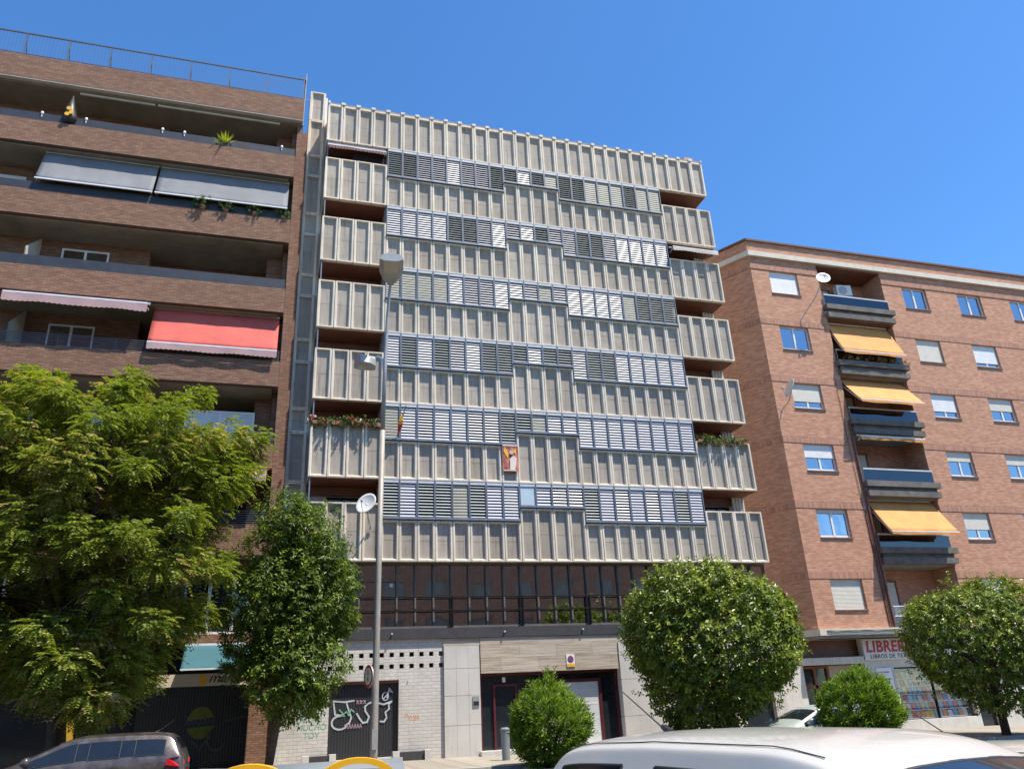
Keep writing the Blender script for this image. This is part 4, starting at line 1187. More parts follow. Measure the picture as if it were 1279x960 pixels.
mb = MB(); pts = [(20.9+i*.5, YF-.275-.01*(i%2), 3.90-.018*abs(math.sin(i*.9))) for i in range(34)]
mb.tube(pts, .014, 5); mb.tube([(x_, y_-.004, z_-.07) for x_, y_, z_ in pts[:20]], .010, 5)
mb.tube([(24.25,YF-.02,3.9),(24.27,YF-.03,7.5),(24.22,YF-.03,12.0),(24.26,YF-.03,15.2)], .010, 5); mb.build('cable', M['black'], rb)
SH = {(0,0):(1,0),(0,1):(0,1),(0,2):(0,1),(0,3):(0,1),(1,0):(0,2),(1,1):(1,0),(1,2):(.8,0),(1,3):(.3,0),(2,0):(.70,0),(2,1):(.72,0),(2,2):(.52,0),(3,0):(.5,1),(3,1):(.38,1),(3,2):(.42,1),(4,0):(.14,2),(4,1):(.62,0),(5,0):(1,0)}
for ti, t in enumerate(TOPS):
    for ci, (x0, x1) in enumerate(COLS):
        sh, cu = SH.get((ti,ci), (rnd.choice((0,.4,.7,1)), rnd.choice((0,1))))
        z0, z1 = t-1.25, t; y = YF+.12; a = .055
        mb = MB()
        mb.box(x0,x1,y,y+.06,z0,z0+a); mb.box(x0,x1,y,y+.06,z1-a,z1); mb.box(x0,x0+a,y,y+.06,z0+a,z1-a); mb.box(x1-a,x1,y,y+.06,z0+a,z1-a)
        xm = (x0+x1)/2
        mb.box(xm-.045,xm+.045,y-.01,y+.06,z0+a,z1-a)
        mb.box(x0+a,xm-.045,y+.005,y+.055,z0+a,z0+a+.05); mb.box(xm+.045,x1-a,y+.005,y+.055,z0+a,z0+a+.05)
        o = mb.build('window', M['white'], rb)
        mb = MB(); mb.box(x0+a,x1-a,y+.03,y+.036,z0+a,z1-a); mb.build('pane', M['glassb'], o)
        mb = MB(); mb.box(x0,x1,y+.3,y+.32,z0,z1); mb.build('room', M['room'], o)
        if cu == 1:
            mb = MB(); mb.box(x0+a,x1-a-(.0 if ci != 1 else .35),y+.10,y+.11,z0+a,z1-a); mb.build('curtain', M['curtain'], o)
        if sh:
            mb = MB(); mb.box(x0+.012,x1-.012,y-.03,y-.012,z1-(z1-z0)*sh+.0,z1-.005); mb.build('roller_shutter', M['shutter'] if (ti+ci)%3 else M['shutterw'], o)
        mb = MB(); mb.box(x0-.02,x1+.02,YF-.05,YF+.11,z0-.055,z0-.003); mb.build('sill', pm('brick_sill', (.20,.13,.10), .8, .2) if ti+ci == 0 else bpy.data.materials['brick_sill'], o)
# recessed balconies
RB = []
for i, t in enumerate(TOPS):
    zf = t-2.4                      # balcony floor line
    if i < 5:
        mb = MB()
        mb.box(RX0-.06, RX1+.08, YF-.26, 2.99, zf, zf+.26)
        mb.box(RX0-.10, RX1+.12, YF-.32, YF+.02, zf+.44, zf+.70)
        mb.box(RX0+.02, RX1-.02, YF-.16, YF-.1, zf+.262, zf+.438)
        b = mb.build('balcony', M['darkconc'], rb); RB.append(b)
        mb = MB(); mb.box(RX0+.02,RX1-.02,YF-.12,YF-.105,zf+.725,zf+1.25); mb.build('glass_panel', M['glassd'], b)
        mb = MB(); mb.box(RX0,RX1,YF-.15,YF-.08,zf+1.26,zf+1.33)
        for q in range(6): x = RX0+.05+(RX1-RX0-.1)*q/5; mb.box(x-.02,x+.02,YF-.098,YF-.06,zf+.725,zf+1.26)
        mb.build('railing', M['aluw'], b)
        mb = MB(); mb.box(RX0+.01,RX1-.01,YF+.01,2.985,zf-.05,zf-.004); mb.build('soffit', M['wood'] if i == 0 else M['slab'], b)
    mb = MB(); z0 = zf+.3; mb.box(RX0+.05,RX0+1.6,2.93,2.99,z0,z0+2.15); d = mb.build('balcony_door', M['shutter'], rb)
    mb = MB(); mb.box(RX0+1.62,RX0+1.69,2.9,2.995,z0,z0+2.2); mb.box(RX0+.04,RX0+1.69,2.9,2.995,z0+2.15,z0+2.22); mb.build('door_frame', M['wood'], d)
mb = MB(); mb.box(RX0+.01,RX1-.01,YF+.01,2.985,21.70,21.775)
mb.build('soffit', M['wood'], rb)
mb = MB()
for q in range(8): mb.tube([(RX0+.1+q*.08,YF-.02,4.45),(RX0+.1+q*.08,YF-.02,4.85)], .01, 5)
mb.bar((RX0+.02,YF-.02,4.85),(RX1-.02,YF-.02,4.85),.04); mb.bar((RX0+.02,YF-.02,4.45),(RX1-.02,YF-.02,4.45),.04); mb.build('railing', M['white'], rb)
awning(RB[0], 'awning', RX0+.12, RX1-.1, YF+.30, 18.60, YF-.50, 16.78, M['orange'], M['orange'], .12, label='lowered orange awning hanging almost straight')
awning(RB[1], 'awning', RX0+.12, RX1-.1, YF+.30, 15.60, YF-.85, 14.10, M['orange'], M['orange'], .12, label='lowered orange awning pushed outwards')
awning(RB[2], 'awning', RX0+.12, RX1-.1, YF-.10, 12.56, YF-.30, 12.46, M['orange'], M['orange'], .14, label='rolled up orange awning')
awning(RB[3], 'awning', RX0+.12, RX1-.1, YF+.30, 9.56, YF-.85, 7.92, M['orange'], M['orange'], .12, label='lowered orange awning pushed outwards')
pot = random.Random(9)
mb = MB(); mb.tube([(24.5,YF-.06,3.98),(24.5,YF-.06,13.2)], .05, 8); mb.tube([(24.35,YF-.05,3.98),(24.35,YF-.05,9.0)], .03, 8); mb.build('drain_pipe', pm('red_brown_pipe', (.17,.065,.045), .6, .2), rb)
for i in (1,):
    r = random.Random(71); b = Vector((26.8, YF-.25, TOPS[i]-2.4+.72))
    t = thing('dry_plants', b, 'row of dry straggly plants on the planter below an orange awning', 'plant')
    lv = []
    for q in range(9): lv += shoots(r, (b.x-1.7+q*.42,b.y,b.z+.05), (.22,.12,.14), 12, 8, .09, .03, .14, (.2,1), .6, .2)
    leaf_object('leaves', lv, leafmat('dry_leaves', (.16,.11,.05), (.34,.26,.13), .7, .2), t, b)
a = air_con((26.75, 2.45, 20.62), 'white air conditioner hung under the roof in the top recess of the brick block')
a.rotation_euler[2] = R(-8)
dish((24.05,.65,20.35), (-.35,-.86,.36), .37, (22.95,YF,18.35), 'grey satellite dish on a long bracket beside the top brick balcony')
dish((21.05,.75,14.35), (-.93,.16,.36), .46, (20.95,YF,13.6), 'white satellite dish seen edge on at the brick corner')
# street level: portal and bookshop
YS = 2.1
mb = MB(); mb.wall(19.0, 46, -.6, 3.6, YS, [(20.0,23.04,-.6,3.6),(24.45,28.3,.36,2.42),(28.4,29.4,-.6,2.5),(31.5,36,.5,2.6),(38,44,.4,2.6)], .25); mb.build('shop_wall', pm('pale_render', (.58,.55,.49), .8, .12, 1.5, streak=.3), rb)
mb = MB(); mb.box(19.9,23.0,3.2,3.3,-.6,3.55); mb.build('portal', M['wood'], rb)
mb = MB(); mb.box(20.0,22.97,YS-.1,YS+.3,2.63,2.90); mb.build('portal_beam', M['cornice'], rb)
mb = MB(); mb.box(20.0,23.03,YS+.30,YS+.36,2.91,3.6); mb.build('portal_panel', M['wood'], rb)
mb = MB()
for x in (20.05,20.75,21.4): mb.box(x,x+.1,YS+.38,YS+.46,-.2,2.6)
mb.box(20.05,21.5,YS+.38,YS+.455,1.75,1.87); mb.box(20.05,21.5,YS+.375,YS+.455,2.5,2.6)
pd = mb.build('portal_door', M['wood'], rb)
mb = MB(); mb.box(20.06,21.49,YS+.47,YS+.48,-.2,2.58); mb.build('pane', M['winglass'], pd)
mb = MB(); mb.box(21.52,22.98,YS+.4,YS+.46,-.3,2.6); mb.build('portal_panel', pm('beige_panel', (.40,.36,.30), .7, .15), rb)
mb = MB(); mb.box(24.45,28.3,YS+.20,YS+.215,.36,2.42); sw = mb.build('shop_window', M['glassc'], rb)
mb = MB(); mb.box(24.45,28.3,YS+.9,YS+.95,.2,2.5); mb.build('shop_interior', M['dark'], sw)
mb = MB(); mb.box(24.45,28.3,YS+.16,YS+.26,2.36,2.42); mb.box(24.45,24.52,YS+.16,YS+.26,.36,2.36); mb.box(26.4,26.46,YS+.16,YS+.26,.36,2.36); mb.build('frame', M['bronze'], sw)
mb = MB(); mb.box(28.4,29.4,YS+.2,YS+.25,-.4,2.5); mb.build('shop_door', M['winglass'], rb)
mb = MB(); mb.box(31.5,36,YS+.2,YS+.25,.5,2.6); mb.box(38,44,YS+.2,YS+.25,.4,2.6); mb.build('shop_window', M['winglass'], rb)
# books standing in the window on stepped shelves
BC = [pm('book_cover_'+n, c, .5, .1, 6) for n, c in (('blue',(.10,.30,.48)),('teal',(.16,.42,.44)),('cream',(.62,.56,.44)),('yellow',(.70,.48,.06)),('red',(.48,.09,.07)),('white',(.66,.66,.64)),('orange',(.62,.26,.08)),('pale_blue',(.34,.54,.64)))]
rb2 = random.Random(17)
CN = ['blue','teal','cream','yellow','red','white','orange','pale blue']
for sh in range(6):
    y = YS+.36+.05*sh; z = .42+sh*.31
    mb = MB(); mb.box(24.6,28.2,y-.06,y+.08,z-.03,z-.004); mb.build('shelf', M['white'], sw)
    x = 24.95-.09*sh
    while x < 27.9:
        bw_ = rb2.uniform(.17,.24); bh_ = rb2.uniform(.23,.28); ci = rb2.randrange(8)
        mb = MB(); mb.quad((x,y-.03,z),(x+bw_,y-.03,z),(x+bw_,y+.02,z+bh_),(x,y+.02,z+bh_)); mb.quad((x,y+.0,z),(x,y+.05,z+bh_),(x+bw_,y+.05,z+bh_),(x+bw_,y+.0,z))
        mb.quad((x,y-.03,z),(x,y+.02,z+bh_),(x,y+.05,z+bh_),(x,y,z)); mb.quad((x+bw_,y-.03,z),(x+bw_,y,z),(x+bw_,y+.05,z+bh_),(x+bw_,y+.02,z+bh_))
        mb.mi = 1; c2 = (ci+3) % 8
        mb.quad((x+.02,y-.024,z+bh_*.62),(x+bw_-.02,y-.024,z+bh_*.62),(x+bw_-.02,y-.001,z+bh_*.86),(x+.02,y-.001,z+bh_*.86)) if False else None
        o = mb.build('book', [BC[ci], BC[c2]], None, loc=((x+bw_/2, y, z)))
        tag(o, CN[ci]+' covered book on the '+('lowest','second','third','fourth','fifth','top')[sh]+' shelf in the bookshop window', 'book', 'books in the bookshop window')
        x += bw_+rb2.uniform(.02,.06)
# shop sign
t = thing('bookshop_sign', (25.9,YS-.1,2.78), 'white sign with red brush lettering LIBRERIA above the bookshop window', 'sign')
mb = MB(); mb.box(23.05,28.6,YS-.10,YS-.004,2.74,3.58); mb.build('board', M['signw'], t)
text_part('lettering', 'LIBRERIA', .62, (23.16,YS-.108,3.06), M['signr'], t, shear=.12, sx=.98, ext=.006, space=1.1, bold=.018)
text_part('small_lettering', 'LIBROS DE TEXTO', .235, (23.30,YS-.106,2.80), M['signk'], t, shear=.08, sx=1.05, ext=.004, space=1.12)
t = thing('notice_board', (23.9,YS-.02,1.9), 'white notice with red heading on the bookshop pier', 'notice')
mb = MB(); mb.box(23.52,24.28,YS-.03,YS-.004,.9,2.42); mb.build('board', M['white'], t)
text_part('heading', 'Libreria Papeleria', .10, (23.56,YS-.034,2.22), M['signr'], t, ext=.002, sx=.85)
mb = MB()
for q in range(5): mb.box(23.6,24.18-.08*(q%2),YS-.036,YS-.0305,1.95-q*.14,2.0-q*.14)
mb.build('printed_lines', M['signk'], t)

# opposite side of the street, mirrored in the glazing
ob = thing('opposite_apartment_building', (8,-48,0), 'brown brick block across the street, seen only as a reflection in the first floor glazing', 'building')
mb = MB(); wn = [(-30+i*4.0, -28.2+i*4.0, z, z+1.5) for i in range(22) for z in (1.2, 4.4, 7.6, 10.8, 14.0)]
def flip(m_): m_.v = [(-x+16, -y-84, z) for x, y, z in m_.v]; return m_
mb.wall(-34, 62, 0, 16.5, -42, wn, .15); mb.quad((-34,-42,16.5),(62,-42,16.5),(62,-32,16.5),(-34,-32,16.5)); mb.quad((-34,-42,0),(-34,-42,16.5),(-34,-32,16.5),(-34,-32,0)); mb.quad((62,-42,0),(62,-32,0),(62,-32,16.5),(62,-42,16.5))
flip(mb).build('wall', M['rbrick'], ob)
for k_, (z0, z1) in enumerate(((1.2,2.7),(4.4,5.9),(7.6,9.1),(10.8,12.3),(14.0,15.5))):
    mb = MB()
    for i in range(22): mb.box(-30+i*4.0,-28.2+i*4.0,-41.88,-41.8,z0,z1)
    flip(mb).build('window_row', M['slatG'] if k_ % 2 else M['slab'], ob)
# ================================================================== STREET FURNITURE
def lamp_post():
    b = Vector((2.02,-3.6,gz(2,-3.6)))
    t = thing('street_lamp', b, 'tall tapered steel street lamp with a large road lamp and a small lower lamp', 'street lamp')
    mb = MB(); mb.tube([b+Vector((0,0,-.05)),b+Vector((0,0,.5)),b+Vector((.03,0,5.0)),b+Vector((.08,0,9.6))],[.11,.10,.088,.078],14); mb.build('lower_pole', M['rust'], t, smooth=True, label='rust streaked lower shaft')
    mb = MB(); mb.tube([b+Vector((.08,0,9.6)),b+Vector((.12,0,12.0)),b+Vector((.16,-.05,13.5)),b+Vector((.20,-.30,14.6)),b+Vector((.23,-.55,15.0))],[.073,.062,.054,.046,.042],12); mb.build('upper_pole', M['steel'], t, smooth=True)
    mb = MB(); mb.box(b.x-.07,b.x+.07,b.y-.142,b.y-.1,b.z+.5,b.z+1.0); mb.build('access_door', M['steel'], t)
    def head(c, fw, L_, name, rz, tip, dome=1.0):
        # shallow bowl housing, rounded nose at the arm, square glass end
        h = MB(); n = 9
        prof = []
        for i in range(n+1):
            s_ = i/n; wd = fw*min(1, (.25+1.15*s_**.6) if s_ < .6 else 1.0)*(1 if s_ < .93 else .96)
            prof.append((s_*L_, wd/2))
        ca, sa = math.cos(rz), math.sin(rz)
        def P(u, v_, z_): 
            return (c[0]+u*ca-v_*sa, c[1]+u*sa+v_*ca, c[2]+z_+u*tip)
        rings = []
        for (u, hw) in prof:
            rings.append([P(u,-hw,0),P(u,-hw*.85,.12*dome*fw/.6),P(u,0,.20*dome*fw/.6),P(u,hw*.85,.12*dome*fw/.6),P(u,hw,0),P(u,hw*.6,-.07),P(u,-hw*.6,-.07)])
        for q in rings: h.v += q
        m_ = 7
        for i in range(n):
            for k in range(m_):
                a_ = i*m_+k; b_ = i*m_+(k+1)%m_; h.f.append((a_,b_,b_+m_,a_+m_)); h.m.append(0)
        h.f.append(tuple(range(m_))[::-1]); h.m.append(0); h.f.append(tuple(n*m_+k for k in range(m_))); h.m.append(0)
        o = h.build(name, M['slatD'] if False else M['steel'], t, smooth=False)
        g_ = MB()
        i0 = 5
        for i in range(i0, n):
            g_.quad(Vector(rings[i][6])+Vector((0,0,-.012)),Vector(rings[i+1][6])+Vector((0,0,-.012)),Vector(rings[i+1][5])+Vector((0,0,-.012)),Vector(rings[i][5])+Vector((0,0,-.012)))
        g_.build('diffuser', M['lens'], o)
    head((2.24,-3.95,14.95), .78, 1.25, 'lamp_head', R(-97), .16)
    mb = MB(); mb.tube([(2.10,-3.6,11.9),(2.06,-3.5,12.35),(1.95,-3.4,12.5),(1.82,-3.35,12.45)],[.035,.035,.035,.03],8); mb.build('bracket_arm', M['white'], t, smooth=True)
    head((1.84,-3.38,12.08), .62, .62, 'lamp_head', R(196), .0, 1.9)
lamp_post()

t = thing('road_sign', (1.72,-3.62,gz(2,-3.6)+1.9), 'round red bordered road sign fixed edge on to the lamp post', 'road sign')
n_ = Vector((-.955,-.30,0)).normalized(); c = Vector((1.83,-3.70,2.60))
mb = MB(); mb.disc(c, n_, .30, .03, 36); mb.build('plate', M['steel'], t)
mb = MB(); mb.disc(c+n_*.018, n_, .297, .004, 36); mb.build('red_border', M['signr'], t)
mb = MB(); mb.disc(c+n_*.022, n_, .225, .004, 36); mb.build('face', M['signw'], t)
mb = MB(); sd = n_.cross(Vector((0,0,1)))
for sgn in (1,-1):
    o_ = c+n_*.027+Vector((0,0,.10*sgn))
    mb.quad(o_+sd*.02+Vector((0,0,.06)),o_-sd*.02+Vector((0,0,.06)),o_-sd*.02-Vector((0,0,.03)),o_+sd*.02-Vector((0,0,.03)))
    mb.quad(o_+sd*.06+Vector((0,0,-.03 if sgn>0 else .02)),o_-sd*.06+Vector((0,0,-.03 if sgn>0 else .02)),o_+Vector((0,0,-.08 if sgn>0 else .08)))
mb.build('black_arrows', M['signk'], t)

t = thing('no_parking_sign', (9.27,.23,2.82), 'small no parking plate with yellow strip on the travertine lintel', 'sign')
mb = MB(); mb.box(9.12,9.42,.215,.236,2.82,3.24); mb.build('plate', M['white'], t)
mb = MB(); mb.disc((9.27,.21,3.08),(0,1,0),.115,.006,24); mb.build('red_ring', M['signr'], t)
mb = MB(); mb.disc((9.27,.205,3.08),(0,1,0),.08,.006,24); mb.build('blue_disc', pm('blue_sign_paint', (.07,.09,.20), .5, .1), t)
mb = MB(); mb.box(9.13,9.41,.209,.2145,2.83,2.93); mb.build('yellow_strip', M['yellow'], t)

t = thing('litter_bin', (6.0,-2.6,gz(6,-2.6)), 'pale grey upright bin half hidden behind the oleander by the entrance', 'bin')
b = BASE[t.name]
mb = MB(); mb.tube([(b.x,b.y,b.z),(b.x,b.y,b.z+.80)],[.115,.13],16); mb.build('body', M['greyp'], t, smooth=False)
mb = MB(); mb.tube([(b.x,b.y,b.z+.805),(b.x,b.y,b.z+.84),(b.x,b.y,b.z+.88)],[.14,.14,.08],16); mb.build('lid', M['greyp'], t)

for (xa, xb, lab) in ((3.05,4.25,'low dark slab between two stone blocks at the wall foot right of the black garage'),(.3,1.3,'low dark slab between two stone blocks at the wall foot left of the black garage')):
    z = gz((xa+xb)/2,0)
    t = thing('low_bench', ((xa+xb)/2,.05,z), lab, 'bench', 'low benches at the wall foot')
    mb = MB(); mb.box(xa,xa+.2,-.12,.2,z-.1,z+.28); mb.build('stone_block', M['marble'], t)
    mb = MB(); mb.box(xb-.2,xb,-.12,.2,z-.1,z+.28); mb.build('stone_block', M['marble'], t)
    mb = MB(); mb.box(xa+.205,xb-.205,-.05,.2,z-.05,z+.25); mb.build('dark_slab', M['fascia'], t)

# roof aerials
def aerial(x, y, z, h, lab):
    t = thing('aerial', (x,y,z), lab, 'aerial', 'roof aerials')
    mb = MB(); mb.tube([(x,y,z),(x+.02,y,z+h)], .02, 6); mb.build('mast', M['steel'], t)
    mb = MB()
    for q in range(5): mb.bar((x-.25+.04*q,y+.05*q,z+h*(.68+.06*q)),(x+.25-.04*q,y-.05*q,z+h*(.70+.06*q)),.014)
    mb.bar((x,y-.3,z+h*.8),(x+.15,y+.4,z+h*.98),.016)
    mb.build('elements', M['steel'], t)
aerial(19.3, 6.0, 22.75, 1.9, 'thin aerial on the roof of the orange brick block')
t = thing('roof_mast', (-.95,.5,24.6), 'thin metal mast with stays between the brown block and the concrete block', 'mast')
mb = MB(); mb.tube([(-.99,.3,24.6),(-.97,.3,27.4)], .025, 6); mb.build('pole', M['steel'], t)
mb = MB(); mb.bar((-.98,.3,26.0),(-.75,.3,26.0),.02); mb.bar((-.97,.3,27.2),(-3.0,.6,26.6),.012); mb.build('stay', M['steel'], t)

# container near the camera
def container():
    c = Vector((-.30,-18.25,0)); z = road_z(c.x, c.y)
    t = thing('waste_container', (c.x,c.y,z), 'pale grey waste container with two yellow arched lid ends at the near kerb', 'waste container', rz=R(-4))
    mb = MB()
    top = 1.24-z
    for zz, a in ((.12,.84),(top-.14,1.0)): pass
    v = [(-.72,-.45,.12),(.72,-.45,.12),(.72,.45,.12),(-.72,.45,.12),(-.86,-.56,top-.12),(.86,-.56,top-.12),(.86,.56,top-.12),(-.86,.56,top-.12)]
    mb.v += v; mb.f += [(0,3,2,1),(4,5,6,7),(0,1,5,4),(1,2,6,5),(2,3,7,6),(3,0,4,7)]; mb.m += [0]*6
    o = mb.build('body', M['slatD'], t, local=True); bv = o.modifiers.new('b','BEVEL'); bv.width = .05; bv.segments = 3
    mb = MB(); n = 14
    for i in range(n+1):
        a = math.pi*i/n; y = -.5*math.cos(a); zz = top-.12+.11*math.sin(a)**.8
        mb.v += [(-.80,y,zz),(.80,y,zz)]
    for i in range(n): a = 2*i; mb.f.append((a,a+1,a+3,a+2)); mb.m.append(0)
    o = mb.build('lid', M['greyp'], t, smooth=True, local=True); so = o.modifiers.new('t','SOLIDIFY'); so.thickness = .02
    for x in (-.60,.36):
        mb = MB(); pts = []
        for i in range(n+1):
            a = math.pi*i/n; pts.append((x+.30-.30*math.cos(a)-.3, -.56, top-.11+.13*math.sin(a)))
        m2 = MB()
        for i in range(n+1):
            a = math.pi*i/n
            for (yy, k) in ((-.62,1.0),(-.48,1.0),(-.48,.76),(-.62,.76)):
                m2.v.append((x-.36*math.cos(a)*k, yy, top-.16+.20*math.sin(a)*k))
        for i in range(n):
            for k in range(4):
                a_ = i*4+k; b_ = i*4+(k+1)%4; m2.f.append((a_,a_+4,b_+4,b_)); m2.m.append(0)
        m2.build('lid_arch', M['yellow'], t, local=True)
    for (x, y) in ((-.6,-.36),(.6,-.36),(-.6,.36),(.6,.36)):
        mb = MB(); mb.disc((x,y,.10),(0,1,0),.10,.06,14); mb.build('wheel', M['tyre'], t, local=True)
container()

# ================================================================== CARS
def car(name, loc, rz, label, paintm, Lc=3.9, Wc=1.70, Hc=1.45, antenna=True, pillars=False):
    t = thing(name, loc, label, 'car', 'parked cars', rz)
    sx, sy, sz = Lc/4.0, Wc/1.7, Hc/1.45
    # stations: x, belt z, roof-line z at rail, roof z at centre, rail half width, body half width, shoulder z
    ST = [(-2.00,.70,.72,.74,.55,.70,.62),(-1.98,.86,.90,.92,.62,.78,.66),(-1.93,.96,1.03,1.06,.62,.82,.70),(-1.74,.99,1.31,1.36,.58,.84,.72),(-1.62,.985,1.355,1.415,.575,.845,.72),(-1.40,.98,1.375,1.435,.575,.85,.72),
          (-.98,.97,1.385,1.445,.58,.85,.72),(-.88,.965,1.39,1.448,.58,.85,.72),(-.06,.93,1.382,1.442,.585,.85,.72),(.04,.925,1.372,1.432,.585,.85,.72),(.20,.92,1.345,1.402,.58,.85,.72),(.30,.915,1.315,1.368,.58,.85,.71),
          (1.02,.90,1.02,1.06,.66,.84,.70),(1.20,.89,.92,.96,.64,.83,.70),(1.65,.80,.82,.85,.60,.80,.66),(1.88,.66,.68,.71,.52,.74,.58),(2.0,.50,.52,.53,.44,.62,.46)]
    v = []; rows = 9
    for (x, zb, zr, zc, yr, yb, zs) in ST:
        lo = .20 if abs(x) < 1.9 else .30
        gap = .02
        prof = [(yb-.06,lo),(yb,.42 if zs > .45 else .40),(yb,zs),(yb-.045,zb),(yr+gap*.6 if zr-zb > .15 else yb-.06, zr-gap if zr-zb > .15 else zb+.006),(yr+.012 if zr-zb>.15 else yr+.05,zr),(yr*.86,zr+(zc-zr)*.55),(yr*.45,zr+(zc-zr)*.92),(0,zc)]
        full = prof+[(-a,b) for a, b in prof[-2::-1]]
        v += [(x*sx, a*sy, b*sz) for a, b in full]
    m_ = 17; f = []; mi = []
    def side(r_): return min(r_, m_-2-r_)
    for i in range(len(ST)-1):
        x0, x1 = ST[i][0], ST[i+1][0]; xm = (x0+x1)/2
        for r_ in range(m_-1):
            k = side(r_); a = i*m_+r_
            f.append((a, a+m_, a+m_+1, a+1))
            m = 0
            if k == 3:
                if -1.62 < xm < -.98: m = 1
                elif -.88 < xm < -.06: m = 2
                elif .04 < xm < 1.0: m = 3
                elif pillars and -1.0 < xm < .04: m = 8
            if k >= 5:
                if .30 < xm < 1.02: m = 4
                if -1.93 < xm < -1.74: m = 5
            if k in (1,2) or k == 0:
                if -.98 < xm < -.02: m = 6
                elif .0 < xm < 1.05: m = 7
            mi.append(m)
    f.append(tuple(range(m_))[::-1]); mi.append(0); f.append(tuple((len(ST)-1)*m_+q for q in range(m_))); mi.append(0)
    me = bpy.data.meshes.new('shell'); me.from_pydata(v, [], f); me.polygons.foreach_set('material_index', mi)
    for _ in range(9): me.materials.append(paintm)
    tmp = bpy.data.objects.new('tmp_shell', me); COL.objects.link(tmp)
    ss = tmp.modifiers.new('s','SUBSURF'); ss.levels = 3; ss.render_levels = 3
    dg = bpy.context.evaluated_depsgraph_get()
    ev = bpy.data.meshes.new_from_object(tmp.evaluated_get(dg))
    bpy.data.objects.remove(tmp)
    groups = {}
    for p in ev.polygons:
        c = p.center
        key = p.material_index
        if key in (1,2,3,6,7,8): key = (key, 1 if c.y > 0 else -1, c.x > -.5 if key == 8 else 0)
        groups.setdefault(key, []).append(p)
    NM = {1:'side_window',2:'side_window',3:'side_window',4:'windscreen',5:'rear_window',6:'door',7:'door',8:'window_pillar'}
    made = {}
    for key, ps in sorted(groups.items(), key=lambda q: str(q[0])):
        k = key[0] if isinstance(key, tuple) else key
        idx = {}; vv = []; ff = []; nn = []
        for p in ps:
            fc = []
            for q in p.vertices:
                if q not in idx: idx[q] = len(vv); vv.append(ev.vertices[q].co.copy()); nn.append(ev.vertices[q].normal.copy())
                fc.append(idx[q])
            ff.append(fc)
        if k in (1,2,3,4,5): vv = [a-b*.006 for a, b in zip(vv, nn)]
        m2 = bpy.data.meshes.new(NM.get(k,'body')); m2.from_pydata([tuple(q) for q in vv], [], ff)
        m2.polygons.foreach_set('use_smooth', [True]*len(ff))
        m2.materials.append(M['carglass'] if k in (1,2,3,4,5,8) else paintm)
        m2.update()
        m2.normals_split_custom_set_from_vertices([tuple(q) for q in nn])
        o = bpy.data.objects.new(NM.get(k,'body'), m2); COL.objects.link(o); o.parent = t; made[key] = o
        if k in (1,2,3,4,5):                # black rubber surround along the open edge of the glass
            cnt = {}
            for fc in ff:
                for a, b in zip(fc, fc[1:]+fc[:1]): cnt[tuple(sorted((a,b)))] = cnt.get(tuple(sorted((a,b))),0)+1
            sl = MB()
            for (a, b), c_ in cnt.items():
                if c_ == 1: sl.tube([vv[a]+nn[a]*.006, vv[b]+nn[b]*.006], .011, 5, False)
            sl.build('rubber_seal', M['black'], o, local=True, smooth=True)
    for s_ in (-1,1):
        for key in ((6,s_,0),(7,s_,0)):
            if key in made:
                x = (-.80 if key[0] == 6 else .12)*sx
                mb = MB(); mb.bar((x,s_*.865*sy,.80*sz),(x+.17,s_*.868*sy,.80*sz),.022,.03); mb.build('handle', paintm, made[key], local=True)
        mb = MB(); mb.tube([(.86*sx,s_*.80*sy,.95*sz),(.86*sx,s_*.93*sy,.98*sz)],.025,8); 
        mb.tube([(.95*sx,s_*1.0*sy,1.0*sz),(.88*sx,s_*1.0*sy,1.0*sz),(.80*sx,s_*1.0*sy,1.0*sz)],[.05,.095,.10],12); mb.build('wing_mirror', paintm, t, smooth=True, local=True)
        mb = MB(); mb.v = [(-1.995*sx,s_*.48*sy,.78*sz),(-1.90*sx,s_*.835*sy,.76*sz),(-1.66*sx,s_*.862*sy,.80*sz),(-1.68*sx,s_*.85*sy,.92*sz),(-1.88*sx,s_*.80*sy,.95*sz),(-1.985*sx,s_*.52*sy,.88*sz)]
        mb.f = [tuple(range(6))]; mb.m = [0]
        o = mb.build('tail_light', M['tail'], t, local=True); so = o.modifiers.new('t','SOLIDIFY'); so.thickness = .03; so.offset = 0
        mb = MB(); mb.v = [(1.93*sx,s_*.42*sy,.62*sz),(1.80*sx,s_*.76*sy,.62*sz),(1.52*sx,s_*.82*sy,.76*sz),(1.66*sx,s_*.66*sy,.80*sz),(1.88*sx,s_*.44*sy,.70*sz)]
        mb.f = [tuple(range(5))]; mb.m = [0]
        o = mb.build('headlight', M['headl'], t, local=True); so = o.modifiers.new('t','SOLIDIFY'); so.thickness = .03; so.offset = 0
        for x in (-1.25,1.25):
            mb = MB(); mb.disc((x*sx,s_*.76*sy,.30),(0,1,0),.30,.20,26); o = mb.build('wheel', M['tyre'], t, local=True)
            mb = MB(); mb.disc((x*sx,s_*.865*sy,.30),(0,1,0),.19,.01,20)
            for q in range(5): a = q*1.2566; mb.bar((x*sx,s_*.872*sy,.30),(x*sx+.18*math.cos(a),s_*.872*sy,.30+.18*math.sin(a)),.04,.01)
            mb.build('rim', M['silver'], o, local=True)
    mb = MB()
    for s_ in (-1,1):
        pts = [(q[0]*sx, s_*(q[4]*.92)*sy, (q[2]+(q[3]-q[2])*.30)*sz+.004) for q in ST[4:11]]
        mb.tube(pts, .003, 5)
    mb.build('roof_groove', M['black'], t, local=True)
    if antenna:
        mb = MB(); mb.tube([(-1.30*sx,-.08,1.425*sz),(-1.37*sx,-.08,1.46*sz)],[.03,.014],8); mb.tube([(-1.37*sx,-.08,1.455*sz),(-1.64*sx,-.15,1.66*sz)],[.006,.004],5); mb.build('antenna', M['black'], t, local=True)
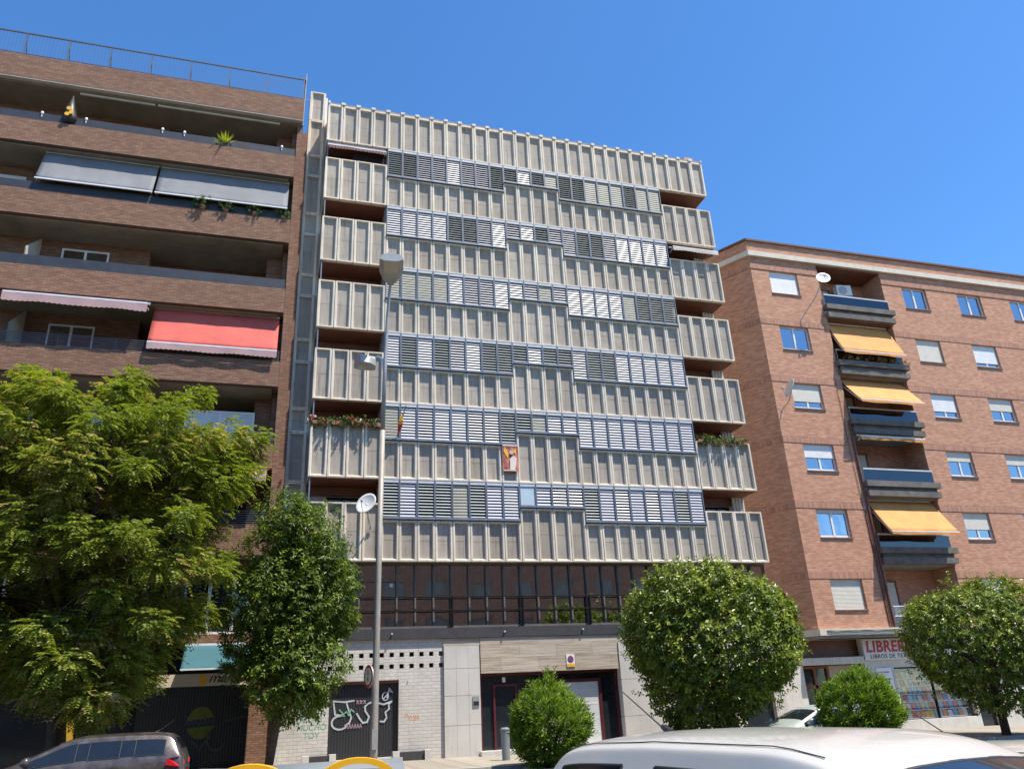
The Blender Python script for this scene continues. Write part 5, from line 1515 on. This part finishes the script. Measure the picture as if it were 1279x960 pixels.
    mb = MB(); mb.box(-1.7*sx,1.7*sx,-.70*sy,.70*sy,.16,.30); mb.build('underbody', M['black'], t, local=True)
    return t
car('parked_car', (1.99,-23.40,-.085), R(-77.7), 'white hatchback filling the bottom right foreground beside the yellow lidded container', M['pwhite'], 4.31, 1.83, 1.563)
car('parked_car', (-4.30,-7.6,road_z(-4,-7.6)-.03), R(180), 'taupe brown hatchback under the locust tree before the black shop front', M['pbrown'], 3.9, 1.72, 1.40, True, True)
car('parked_car', (14.35,-5.95,road_z(14.6,-6)-.02), R(180), 'pale green car parked behind the oleander between the round trees', M['pgreen'], 4.1, 1.72, 1.36, False)
car('parked_car', (4.55,-22.9,-.16), R(-77.7), 'second white car at the right edge behind the foreground hatchback', M['pwhite'], 3.9, 1.70, 1.42)

# ================================================================== SKY, SUN, CAMERA
AZ, EL = 48, 64
sd = Vector((math.sin(R(AZ))*math.cos(R(EL)), -math.cos(R(AZ))*math.cos(R(EL)), math.sin(R(EL))))
li = bpy.data.lights.new('sun', 'SUN'); li.energy = 5.0; li.angle = R(.53); li.color = (1,.93,.82)
so = bpy.data.objects.new('sun', li); COL.objects.link(so)
so.rotation_euler = (-sd).to_track_quat('-Z', 'Y').to_euler(); so.location = (30,-40,60)
wd = bpy.data.worlds.new('World'); S.world = wd; wd.use_nodes = True
nt = wd.node_tree; bg = nt.nodes['Background']
sk = nt.nodes.new('ShaderNodeTexSky'); sk.sky_type = 'NISHITA'; sk.sun_disc = False
sk.sun_elevation = R(EL); sk.sun_rotation = R(180-AZ); sk.altitude = 300; sk.air_density = 1.0; sk.dust_density = .3; sk.ozone_density = 2.5
hs = nt.nodes.new('ShaderNodeHueSaturation'); hs.inputs['Saturation'].default_value = 1.2
nt.links.new(sk.outputs[0], hs.inputs['Color'])
tn = nt.nodes.new('ShaderNodeMix'); tn.data_type = 'RGBA'; tn.blend_type = 'MULTIPLY'; tn.inputs[0].default_value = 1
nt.links.new(hs.outputs[0], tn.inputs[6]); tn.inputs[7].default_value = (.84,1.0,1.12,1)
nt.links.new(tn.outputs[2], bg.inputs[0]); bg.inputs[1].default_value = .135

cam = bpy.data.cameras.new('camera'); co = bpy.data.objects.new('camera', cam); COL.objects.link(co)
cam.sensor_width = 36; cam.sensor_fit = 'HORIZONTAL'; cam.lens = 36*970/1279
cam.clip_start = .05; cam.clip_end = 3000
p, y, r_ = R(22.458), R(-17.30), R(-2.862)
fwd = Vector((-math.sin(y)*math.cos(p), math.cos(y)*math.cos(p), math.sin(p)))
r0 = Vector((math.cos(y), math.sin(y), 0)); u0 = r0.cross(fwd)
rt_ = r0*math.cos(r_)+u0*math.sin(r_); up = -r0*math.sin(r_)+u0*math.cos(r_)
co.matrix_world = Matrix(((rt_.x,up.x,-fwd.x,-.81),(rt_.y,up.y,-fwd.y,-26.872),(rt_.z,up.z,-fwd.z,1.65),(0,0,0,1)))
S.camera = co
S.view_settings.view_transform = 'Standard'; S.view_settings.look = 'None'
S.view_settings.exposure = .7; S.view_settings.gamma = 1
S.cycles.max_bounces = 6
S.cycles.transparent_max_bounces = 8
S.cycles.sample_clamp_indirect = 6
